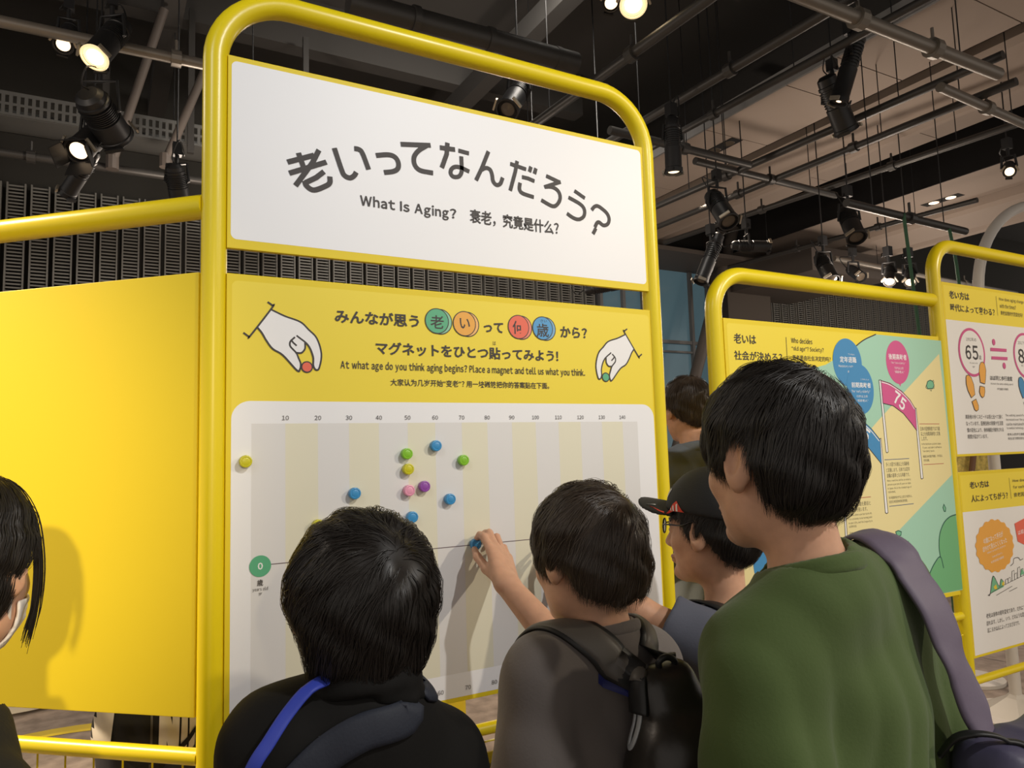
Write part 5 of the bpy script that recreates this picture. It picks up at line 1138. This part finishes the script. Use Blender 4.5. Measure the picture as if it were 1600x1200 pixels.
# ---- tall boy in green, right foreground
h = Head((0.806, 0.706, 1.524), 90, -1, 0, .99)
B = Body(h, (0.825, 0.672, 1.388), [(0.738, 0.690, 1.276), (1.005, 0.715, 1.335)], [(0.700, 0.650, 1.035), (1.030, 0.69, 1.05)],
         [(0.715, 0.79, 0.80), (1.03, 0.80, 0.82)], (0.865, 0.70, 0.88), .95)
boy4 = thing('person', 'tall boy in a dark green top with straight black hair, right foreground', 'person', (0.855, 0.70, 0))
B.mesh(boy4, 1.18, .0042); eyes(h, boy4)
f4 = top_fn(B, .022, .98, .0055, .70, .062, 5.2, sg=.028)
cloth('green_top', f4, 'tee_green', boy4, (.46, .44, .66), (1.30, .98, 1.50), .0058)
cloth('neck_band', collar_fn(B, .0565, .0075, 16, .000, 1.7), 'tee_green', boy4, (.70, .55, 1.28), (.93, .80, 1.42), .0035)
hr = Hair(h, (.090, .109, .106), (0, -.010, .036), ([0, 40, 60, 73, 82, 100, 110, 150, 180], [.020, .012, -.004, -.020, .038, .034, -.045, -.074, -.080]), ((0, -.050, -.015), (.074, .050, .062)))
hr.build(boy4, 'hair_black', 5200, (.010, -.070, .095), .50, seed=11, over=.014)
add_common(B, boy4, 'pants_dark'); rebase(boy4)
sbag = thing('shoulder_bag', 'padded navy shoulder bag with a wide purple strap, beside the boy in green', 'bag', (1.04, .58, 1.1))
pth = [(.985, .85, 1.30), (1.000, .77, 1.375), (.998, .715, 1.400), (.982, .655, 1.385), (.980, .612, 1.335), (.982, .592, 1.275), (.995, .580, 1.215), (1.015, .572, 1.170), (1.035, .568, 1.13)]
ribbon_on(f4, pth, .070, .005, 'shoulder_strap', 'bag_purple', sbag, .004, free='outside', taper=[.070, .072, .072, .066, .060, .056, .056, .060])
def nbag(P):
    q = P-A3((1.075, .560, 1.07))
    return rbox(P, (1.075, .552, 1.072), (.125, .055, .105), .045)+.004*np.abs(np.sin(38*(q[:, 0]+q[:, 2])))-.002
cloth('bag_body', nbag, 'bag_navy', sbag, (.90, .45, .92), (1.26, .66, 1.20), .0045)
ribbon_on(nbag, [(.950, .600, 1.15), (.950, .578, 1.178), (.962, .556, 1.188), (.987, .540, 1.182), (1.003, .532, 1.163), (1.01, .525, 1.14)], .010, .0025, 'grab_handle', 'bag_trim', sbag, .003, free='outside')
rebase(sbag)

# ---- woman with a white mask at the left edge
h = Head((-0.160, 1.240, 1.412), 64, -6, 0, .97)
B = Body(h, (-0.168, 1.220, 1.225), [(-0.285, 1.330, 1.155), (-0.115, 1.090, 1.140)], [(-0.30, 1.40, .95), (-0.075, 1.07, .985)],
         [(-0.22, 1.50, .80), (-0.05, 1.25, .84)], (-0.17, 1.21, .80), .92)
lady = thing('person', 'woman with dark hair and a white mask at the left edge', 'person', (-0.17, 1.21, 0))
B.mesh(lady, 1.10, .0045); eyes(h, lady)
f5 = top_fn(B, .024, 2, .0040, .66, .060, 2.2)
cloth('jacket', f5, 'jacket_dark', lady, (-.48, .86, .62), (.20, 1.64, 1.36), .006)
hr = Hair(h, (.090, .112, .106), (0, -.014, .034), ([0, 30, 56, 68, 80, 100, 140, 180], [.075, .070, .060, .02, -.055, -.085, -.10, -.11]), ((0, -.050, -.05), (.072, .058, .080)))
hr.build(lady, 'hair_black', 4200, (.0, .03, .135), .55, seed=15, over=.012)
lk = MB(); gk = np.random.default_rng(4)
for sx in (-1, 1):
    for i in range(46):
        o = gk.normal(size=3)*np.array([.0035, .004, .003]); e = gk.uniform(-.02, .012)
        lk.tube(catmull([h.w(np.array(p)*np.array([sx, 1, 1])+o*k_) for p, k_ in (((.012, .015, .136), .6), ((.042, .034, .120), 1), ((.066, .045, .078), 1), ((.078, .050, .015), 1), ((.079, .051, -.045+e*.5), 1), ((.072, .049, -.085+e), 1.3))], 4), [.0007]*8+[.0010]*8+[.0007]*3+[.0003]*2, 4)
lk.build('front_lock', 'hair_black', lady)
def maskf(P):
    q = h.loc(P); d = h.f(P)/h.s-.006
    d = smin(d, ell(q, (0, .082, -.050), (.045, .034, .050)), .02)
    d = np.maximum(d, -(h.f(P)/h.s-.001))
    return smax(smax(smax(d, q[:, 2]+.012+.35*np.abs(q[:, 0]), .004), -.108-q[:, 2], .004), .022-q[:, 1], .004)*h.s
mk = cloth('face_mask', maskf, 'mask_white', lady, h.c-.17, h.c+.17, .0035)
for sx in (-1, 1):
    b = MB(); b.tube([h.w((sx*.060, .040, -.035)), h.w((sx*.072, .012, -.004)), h.w((sx*.083, -.012, .020)), h.w((sx*.082, -.014, -.018)), h.w((sx*.068, .012, -.058)), h.w((sx*.056, .036, -.085))], .0022, 6)
    b.build('ear_loop', 'mask_white', mk)
add_common(B, lady, 'pants_dark'); rebase(lady)

# ---- man standing beyond the boards
h = Head((2.022, 2.195, 1.700), 82, 0, 0, 1.02)
B = Body(h, (2.02, 2.165, 1.540), [(1.845, 2.17, 1.475), (2.205, 2.18, 1.475)], [(1.80, 2.13, 1.19), (2.25, 2.14, 1.19)],
         [(1.83, 2.30, .98), (2.22, 2.31, .98)], (2.02, 2.17, .95), 1.02)
man = thing('person', 'man in a slate shirt seen from behind, beyond the boards', 'person', (2.02, 2.17, 0))
B.mesh(man, 1.3, .006); eyes(h, man)
f6 = top_fn(B, .024, .8, .004, .82, .062, .9, sg=.03)
cloth('shirt', f6, 'shirt_slate', man, (1.62, 1.92, .78), (2.44, 2.46, 1.68), .008)
cloth('collar', collar_fn(B, .068, .010, 12, .012, 2.0), 'shirt_slate', man, (1.90, 2.05, 1.46), (2.14, 2.30, 1.62), .006)
hr = Hair(h, (.089, .107, .104), (0, -.014, .032), ([0, 45, 70, 85, 110, 150, 180], [.045, .035, .0, .02, -.025, -.055, -.062]), ((0, -.050, -.01), (.066, .052, .055)))
hr.build(man, 'hair_brown', 2600, (.0, -.05, .105), .45, seed=21, over=.008, r=.0008)
add_common(B, man, 'pants_dark'); rebase(man)

# ---- visitor in a black and white jacket behind the plain yellow board
h = Head((0.165, 2.520, 1.440), -88, 0, 0, .95)
B = Body(h, (0.165, 2.545, 1.275), [(0.325, 2.54, 1.225), (-0.005, 2.54, 1.225)], [(0.40, 2.52, 1.06), (-.08, 2.52, 1.06)],
         [(0.27, 2.34, 1.17), (.05, 2.34, 1.17)], (0.165, 2.545, .78), .9)
vis = thing('person', 'visitor in a black jacket with big white letters behind the plain yellow board', 'person', (0.165, 2.545, 0))
B.mesh(vis, 1.2, .007); eyes(h, vis)
f7 = top_fn(B, .03, 2, .004, .62, .06, 1.1)
cloth('jacket', f7, 'jacket_dark', vis, (-.22, 2.2, .58), (.56, 2.75, 1.40), .008)
hr = Hair(h, (.09, .11, .105), (0, -.014, .032), ([0, 45, 75, 110, 150, 180], [.03, .02, 0, -.03, -.06, -.07]), None)
hr.build(vis, 'hair_black', 1200, seed=30, h=.006, r=.0012)
def fl(x, z): return (.170+(x-N0)*.88 if x > .19 else x, 2.30, z)
zz0, zz1 = .715, .86
N0 = .203
AX = (0, 1, 0)
for q in ([[fl(N0, zz0), fl(N0+.024, zz0), fl(N0+.026, zz1), fl(N0+.002, zz1)], [fl(N0+.002, zz1), fl(N0+.028, zz1), fl(N0+.062, zz0), fl(N0+.036, zz0)], [fl(N0+.040, zz0+.004), fl(N0+.062, zz0+.004), fl(N0+.064, zz1), fl(N0+.042, zz1)]],
          [[fl(N0+.068, zz0), fl(N0+.088, zz0), fl(N0+.090, zz1), fl(N0+.070, zz1)]],
          [[fl(N0+.094, zz0), fl(N0+.114, zz0), fl(N0+.116, zz1), fl(N0+.096, zz1)], [fl(N0+.112, .79), fl(N0+.116, .78), fl(N0+.150, zz1), fl(N0+.132, zz1)], [fl(N0+.112, .79), fl(N0+.116, .80), fl(N0+.152, zz0), fl(N0+.132, zz0)]],
          [[fl(N0+.156, zz0), fl(N0+.172, zz0), fl(N0+.174, zz1), fl(N0+.158, zz1)]]):
    decal('white_letter', 'white_cloth', vis, f7, q, .003, 8, AX)
decal('black_swoosh', 'jacket_dark', vis, f7, [[fl(N0+.018, .700), fl(N0+.066, .712), fl(N0+.165, .815), fl(N0+.165, .822)]], .0055, 10, AX)
decal('white_panel', 'white_cloth', vis, f7, [[fl(.02, .66), fl(.038, .66), fl(.062, .90), fl(-.02, .90)]], .003, 8, AX)
decal('zipper', 'zip_metal', vis, f7, [[fl(.148, .63), fl(.154, .63), fl(.156, 1.15), fl(.150, 1.15)]], .003, 10, AX)
add_common(B, vis, 'pants_dark'); rebase(vis)

# ------------------------------------------------------------------ ceiling grid, lamps and cables
def ceil_z(x):
    return 4.60 if 4.985 < x < 5.9 or 8.58 < x < 9.64 else 4.76 if 5.88 <= x < 6.11 else 4.56 if 6.1 < x < 7.22 else 4.42 if 9.6 < x < 10.5 else 6.0
def pipe(name, a, b_, r, m, label, cat='pipe', group='ceiling pipes', couplers=0):
    a, b_ = np.array(a, float), np.array(b_, float)
    root = thing(name, label, cat, tuple((a+b_)/2), group)
    b = MB(); b.tube([a, b_], r, 12); b.build('tube', m, root, smooth=50)
    for i in range(couplers):
        c = a+(b_-a)*(i+1)/(couplers+1); d = (b_-a)/np.linalg.norm(b_-a)
        q = MB(); q.tube([c-d*.03, c+d*.03], r*1.5, 12); q.tube([c+np.array([0, 0, r]), c+np.array([0, 0, r+.09])], .010, 8); q.build('coupler', m, root)
    # hanging rods
    for t in (.2, .8):
        c = a+(b_-a)*t; q = MB(); q.tube([c, (c[0], c[1], ceil_z(c[0]))], .0045, 6); q.build('hanging_rod', 'fixture_black', root)
    return rebase(root)
G_ = 'pipes of the lighting grid'
PIPES = [
 ('lighting_pipe', (4.07, 7.9, 4.2), (4.30, 2.2, 4.2), .028, 'pipe_grey', 'thin dark grid pipe running towards the far wall beside the beige ceiling edge', 2),
 ('lighting_pipe', (3.42, 6.6, 4.0), (3.60, 1.6, 4.0), .032, 'pipe_grey', 'grid pipe above the upper right corner of the title board', 2),
 ('lighting_pipe', (2.78, 4.9, 4.0), (2.90, 1.9, 4.0), .034, 'pipe_grey', 'grid pipe rising to the top of the picture right of the lit twin lamp', 1),
 ('lighting_pipe', (4.86, 5.8, 4.0), (5.00, 2.35, 4.0), .030, 'pipe_grey', 'dark open ended pipe under the first beige ceiling strip', 2),
 ('lighting_pipe', (5.28, 7.4, 4.0), (5.46, 2.5, 4.0), .030, 'pipe_grey', 'open ended pipe with drop stub under the coved bulkhead', 3),
 ('lighting_pipe', (6.05, 6.8, 4.1), (6.50, 2.6, 4.1), .030, 'pipe_grey', 'grid pipe crossing the dark void between the two beige strips', 2),
 ('lighting_pipe', (7.75, 7.4, 4.1), (8.12, 4.2, 4.1), .030, 'pipe_grey', 'far grid pipe under the second beige ceiling strip', 2),
 ('lighting_pipe', (2.95, 2.42, 3.9), (5.02, 2.40, 3.9), .040, 'pipe_lit', 'pale lit cross pipe carrying the long spotlight at the upper right', 2),
 ('lighting_pipe', (4.95, 2.73, 3.95), (6.2, 2.79, 3.95), .034, 'pipe_lit', 'short lit cross pipe at the right picture edge', 1),
 ('lighting_pipe', (3.3, 4.25, 3.95), (4.80, 4.28, 3.95), .032, 'pipe_grey', 'cross pipe behind the hanging cylinder lamp', 1),
 ('lighting_pipe', (4.4, 4.51, 4.0), (6.3, 4.57, 4.0), .032, 'pipe_grey', 'cross pipe above the tilted lamps in the middle right', 1),
 ('lighting_pipe', (8.77, 6.46, 4.1), (14.0, 6.75, 4.1), .040, 'pipe_lit', 'lit far cross pipe just above the top rail of the landscape board', 2),
 ('lighting_pipe', (-2.2, 6.70, 4.0), (1.2, 6.71, 4.0), .034, 'pipe_grey', 'long cross pipe in front of the louvres at the upper left', 1),
 ('lighting_pipe', (-2.0, 5.07, 4.2), (1.6, 5.05, 4.2), .036, 'pipe_lit', 'cross pipe beside the glaring lamp at the upper left', 2),
 ('lighting_pipe', (4.55, 3.22, 3.24), (6.10, 3.27, 3.24), .030, 'pipe_grey', 'low cross pipe holding the two green ropes', 1),
]
for nm, a, b_, r, m, l, c in PIPES: pipe(nm, a, b_, r, m, l, 'pipe', G_, c)
# flexible duct section along the void
root = thing('ceiling_duct', 'round dark duct behind the top rail of the title board', 'duct', (2.4, 3.9, 4.15))
b = MB(); b.tube([(1.2, 3.9, 4.15), (2.75, 3.88, 4.15)], .075, 18); b.build('duct_tube', 'pipe_grey', root, smooth=50)
for x in (1.6, 2.1, 2.6):
    b = MB(); b.tube([(x-.02, 3.89, 4.15), (x+.02, 3.89, 4.15)], .084, 18); b.build('duct_ring', 'pipe_grey', root, smooth=50)
rebase(root)
# slotted cable tray
root = thing('cable_tray', 'long slotted grey cable tray at the upper left', 'cable tray', (0, 6.66, 4.35))
b = MB()
for z0, z1 in ((4.285, 4.305), (4.365, 4.385), (4.445, 4.475)): b.box((-2.6, 6.64, z0), (2.2, 6.66, z1))
for i in range(96):
    x = -2.6+.05*i
    for z0, z1 in ((4.305, 4.365), (4.385, 4.445)): b.box((x, 6.64, z0), (x+.024, 6.66, z1))
b.build('slotted_side', 'tray_grey', root)
b = MB(); b.box((-2.6, 6.66, 4.28), (2.2, 7.0, 4.29)); b.box((-2.6, 6.99, 4.28), (2.2, 7.0, 4.47)); b.build('tray_floor', 'tray_grey', root)
for x in (-.02, .62, 1.6):
    b = MB(); b.box((x, 6.60, 4.2), (x+.05, 6.64, 5.5)); b.build('hanger', 'pipe_grey', root)
rebase(root)
for a, c, l in (((.405, 6.29, 5.25), (.06, 6.62, 4.02), 'slanted brown brace rod crossing the cable tray'), ((.78, 6.10, 4.95), (.44, 6.40, 4.02), 'second slanted brace rod nearer the yellow post')):
    root = thing('brace_rod', l, 'rod', a); b = MB(); b.tube([a, c], .034, 12); b.build('tube', 'steel_brown', root, smooth=50)
    b = MB(); b.tube([np.array(c)+np.array([0, 0, .05]), np.array(c)-np.array([0, 0, .06])], .05, 10); b.build('end_bracket', 'steel_brown', root); rebase(root)

def spotlight(front, back, r, label, lit=0, style='round', clamp=True, top=4.0):
    """front = lens end, back = tail end of the barrel"""
    F, Bk = np.array(front, float), np.array(back, float); ax = unit(F-Bk); L = np.linalg.norm(F-Bk)
    root = thing('spotlight', label, 'spotlight', tuple((F+Bk)/2), 'stage spotlights on the grid')
    b = MB()
    b.lathe(Bk, ax, [(0, r*.55), (.02, r*.82), (L*.16, r*.86), (L*.17, r*.96), (L*.22, r*.96), (L*.23, r*.86), (L*.55, r*.9), (L*.56, r), (L*.93, r), (L*.94, r*1.06), (L, r*1.06), (L, r*.93), (L*.965, r*.90), (L*.965, 0)], 28)
    b.build('barrel', 'fixture_black', root, smooth=35)
    rf = np.cross(ax, (0, 0, 1)); rf = unit(rf) if np.linalg.norm(rf) > .05 else np.array([1.0, 0, 0]); u = np.cross(rf, ax)
    b = MB()
    for k in range(7): b.lathe(Bk+ax*(L*(.26+.04*k)), ax, [(0, r*.86), (0, r*1.0), (.006, r*1.0), (.006, r*.86)], 24, caps=False)
    b.build('cooling_fins', 'fixture_black', root, smooth=35)
    b = MB(); b.lathe(F-ax*L*.034, ax, [(0, r*.90), (.012, r*.62), (.016, 0)], 24)
    b.build('lens', ('lens_dark', 'lens_warm', 'lens_lit')[lit], root, smooth=40)
    b = MB(); b.lathe(F-ax*.004, ax, [(0, r*1.07), (.010, r*1.10), (.014, r*1.06), (.014, r*.94), (0, r*.93)], 28)
    b.build('front_ring', 'lens_rim_lit' if lit == 2 else 'fixture_black', root, smooth=40)
    for a in (40, 160, 280):
        d = rf*math.cos(math.radians(a))+u*math.sin(math.radians(a)); t = np.cross(ax, d)
        b = MB(); b.obox(F+d*r*1.22, t*r*.55, d*.006, ax*.012); b.build('filter_clip', 'fixture_edge' if a != 280 else 'fixture_black', root)
    mid = Bk+ax*L*.42; topc = mid+np.array([0, 0, max(.10, r*1.9)])
    for s_ in (-1, 1):
        b = MB(); b.tube([mid+rf*s_*r*1.05, mid+rf*s_*r*1.18, topc+rf*s_*r*1.0, topc], .010, 8); b.build('yoke_arm', 'fixture_black', root)
    if clamp:
        b = MB(); b.tube([topc, topc+np.array([0, 0, .07])], .014, 8); b.box(tuple(topc+np.array([-.03, -.03, .06])), tuple(topc+np.array([.03, .03, .15]))); b.build('clamp', 'fixture_black', root)
        b = MB(); b.tube([topc+np.array([0, 0, .12]), (topc[0], topc[1], ceil_z(topc[0]))], .006, 6); b.build('drop_rod', 'fixture_black', root)
    c0 = Bk+u*r*.3
    b = MB(); b.tube(catmull([c0, c0-ax*.08-np.array([0, 0, .03]), c0-ax*.10+rf*.05+np.array([0, 0, .06]), topc+rf*.05+np.array([0, 0, .06]), topc+np.array([0, 0, .14])], 6), .005, 6); b.build('cable', 'cable_black', root)
    if style == 'barn':
        for s_ in (-1, 1):
            b = MB(); b.obox(F+u*s_*r*1.12+ax*.05, rf*r*1.0, u*.003, ax*.06+u*s_*.02); b.build('barn_door', 'fixture_black', root)
            b = MB(); b.obox(F+rf*s_*r*1.12+ax*.05, u*r*.8, rf*.003, ax*.06+rf*s_*.02); b.build('barn_door', 'fixture_black', root)
    return rebase(root)
spotlight((-.06, 4.84, 3.985), (.09, 5.03, 4.34), .075, 'glaring lit spotlight at the upper left, the brightest lamp', 2)
spotlight((-.235, 5.13, 4.17), (-.20, 5.36, 4.42), .055, 'small lit lamp peeking out left of the glaring spotlight', 1)
spotlight((0.062, 5.215, 3.671), (-.095, 4.94, 3.80), .105, 'big dark barrel spotlight below the glaring one', 0)
spotlight((-.14, 5.17, 3.52), (0.0, 5.42, 3.80), .080, 'square shaded lamp with glowing lens under the big dark barrel', 1, 'barn')
spotlight((-0.205, 5.512, 3.352), (-.05, 5.23, 3.560), .052, 'slim dark spotlight pointing down left above the left rail', 0)
spotlight((.485, 5.56, 3.38), (.42, 5.41, 3.62), .068, 'dark spotlight close to the left yellow post', 0)
spotlight((2.735, 3.24, 4.20), (2.88, 3.42, 4.52), .075, 'bright lit spotlight cut by the top picture edge', 2)
spotlight((2.745, 3.46, 4.34), (2.83, 3.62, 4.6), .055, 'small lit lamp left of the bright one at the top edge', 1)
spotlight((2.38, 4.17, 3.88), (2.63, 4.33, 4.22), .075, 'dark spotlight seen through the gap under the top yellow rail', 0)
spotlight((3.37, 3.66, 3.425), (3.36, 3.64, 3.80), .056, 'upright cylinder lamp with lit lens right of the title board', 1)
spotlight((4.415, 3.125, 3.905), (4.520, 2.985, 4.41), .060, 'long slanting spotlight with lit lens at the upper right', 1)
spotlight((4.83, 3.37, 3.88), (4.59, 3.34, 4.24), .082, 'wide dark lamp just behind the long slanting spotlight', 0)
spotlight((4.43, 4.20, 3.38), (4.47, 4.42, 3.69), .080, 'dark lamp tilted to the right above the window', 0)
spotlight((4.61, 4.74, 3.02), (4.82, 4.69, 3.46), .062, 'slim dark lamp pointing down beside the window', 0)
spotlight((5.36, 4.62, 3.39), (5.06, 4.78, 3.41), .052, 'dark lamp lying almost level above the landscape board', 0)
spotlight((5.34, 3.71, 3.22), (5.45, 3.88, 3.53), .075, 'dark lamp hanging under the second beige strip', 0)
spotlight((5.87, 4.36, 3.06), (5.95, 4.54, 3.35), .070, 'dark lamp just over the top rail of the landscape board', 0)
spotlight((6.73, 4.66, 3.24), (6.80, 4.84, 3.38), .055, 'small dark lamp behind the top rail of the landscape board', 0)
spotlight((6.33, 4.10, 3.03), (6.45, 4.17, 3.20), .050, 'small warm glowing lamp left of the green rope', 1)
spotlight((6.50, 4.01, 3.02), (6.62, 4.08, 3.18), .050, 'small warm glowing lamp behind the green rope', 1)
spotlight((6.43, 3.06, 3.72), (6.66, 3.17, 3.86), .045, 'small warm glowing lamp at the right picture edge', 1)

spotlight((4.03, 4.99, 3.02), (3.75, 5.28, 2.98), .050, 'dark lamp and cables glimpsed through the gap under the title header', 0)

# recessed downlights in the beige strips
def downlight(x, y, z, w, l, label, lit=0):
    root = thing('downlight', label, 'downlight', (x, y, z), 'recessed ceiling downlights')
    b = MB(); b.box((x-w, y-l, z-.004), (x+w, y+l, z-.001)); b.build('recess', 'ceiling_dark_gap', root)  # flat dark plate, depth of the slot given by colour alone
    for k in (-1, 1):
        b = MB(); b.lathe((x, y+k*l*.45, z-.004), (0, 0, -1), [(0, w*.8), (.004, w*.75), (.002, w*.3), (.002, 0)], 20); b.build('lamp', ('lens_dark', 'lens_warm')[lit], root, smooth=40)
    return rebase(root)
downlight(5.47, 5.22, 4.60, .075, .21, 'twin downlight slot in the beige strip right of the hanging cylinder lamp')
downlight(9.28, 5.22, 4.60, .075, .24, 'lit twin downlight slot in the second beige strip', 1)
# green ropes
for pts, l in (([(5.21, 3.22, 3.25), (5.215, 3.22, 3.15), (5.33, 3.25, 2.35), (5.50, 3.29, 1.2), (5.56, 3.3, 0.0)], 'green rope hanging behind the landscape board'), ([(5.83, 3.25, 3.25), (5.84, 3.24, 3.13), (5.89, 3.24, 2.75), (5.96, 3.26, 1.3), (5.98, 3.27, 0.0)], 'green rope hanging behind the two panel board')):
    root = thing('rope', l, 'rope', pts[-1], 'green ropes'); b = MB(); b.tube(catmull(pts, 4), .013, 8); b.build('cord', 'rope_green', root, smooth=60); rebase(root)
# pale curved pole beyond the far board
root = thing('curved_pole', 'pale curved pole on a wide foot behind the two panel board', 'pole', (4.563, 2.403, 0))
b = MB(); b.tube([(4.563, 2.403, .10), (4.563, 2.403, 2.40)]+[(4.563+.62*(1-math.cos(math.radians(a))), 2.403-.10*(1-math.cos(math.radians(a))), 2.40+.62*math.sin(math.radians(a))) for a in range(6, 91, 6)]+[(6.2, 2.14, 3.03)], .031, 18); b.build('tube', 'white_pole', root, smooth=50)
b = MB(); b.lathe((4.563, 2.403, 0), (0, 0, 1), [(0, .30), (.012, .30), (.02, .20), (.10, .055), (.12, .034)], 6); b.build('foot', 'white_pole', root)
rebase(root)
# things glimpsed through the gaps
root = thing('fleece_wheel', 'pale yellow fleecy round display with a brown stick behind the far board', 'display', (4.97, 2.75, 0))
b = MB(); b.lathe((4.98, 2.86, 1.36), (-.45, -.89, 0), [(0, .0), (0, .24), (.03, .26), (.06, .24), (.07, 0)], 40); b.build('fleece', 'fleece_yellow', root, smooth=40)
b = MB(); b.tube([(4.90, 2.76, 1.15), (5.0, 2.74, 1.55)], .018, 10); b.build('stick', 'wood_brown', root, smooth=50)
b = MB(); b.tube([(4.99, 2.90, 0), (4.99, 2.90, 1.2)], .03, 12); b.lathe((4.99, 2.9, 0), (0, 0, 1), [(0, .2), (.02, .2), (.03, .03)], 24); b.build('stand', 'white_pole', root)
rebase(root)
root = thing('bin', 'yellow round bin behind the title board, under its lower edge', 'bin', (.93, 2.23, 0))
b = MB(); b.lathe((.92, 2.23, 0), (0, 0, 1), [(0, .10), (.01, .115), (.45, .118), (.93, .118), (.94, .110), (.90, .105), (.05, .10), (.05, 0)], 36); b.build('barrel', 'yellow_panel', root, smooth=40)
rebase(root)
root = thing('round_bench', 'white round bench with a yellow rim, far behind the plain yellow board', 'bench', (-.35, 5.6, 0))
b = MB(); b.lathe((-.45, 6.4, 0), (0, 0, 1), [(0, .55), (.02, .62), (.38, .70), (.44, .66), (.45, 0)], 40); b.build('seat', 'white_cloth', root, smooth=40)
b = MB(); b.lathe((-.2, 4.4, 0), (0, 0, 1), [(.002, .95), (.012, .94), (.012, .85), (.002, .84), (.002, .95)], 48, caps=False); b.build('floor_ring', 'coin_yellow', root)
rebase(root)
root = thing('cable', 'black cable hanging below the title board beside the yellow bin', 'cable', (1.1, 1.62, .95))
b = MB(); b.tube(catmull([(.86, 1.60, 1.00), (.90, 1.62, .965), (.97, 1.62, .955), (1.02, 1.61, 1.0), (1.06, 1.60, 1.02), (1.09, 1.60, .97), (1.10, 1.60, 1.03)], 6), .004, 6); b.build('wire', 'cable_black', root, smooth=60)
rebase(root)
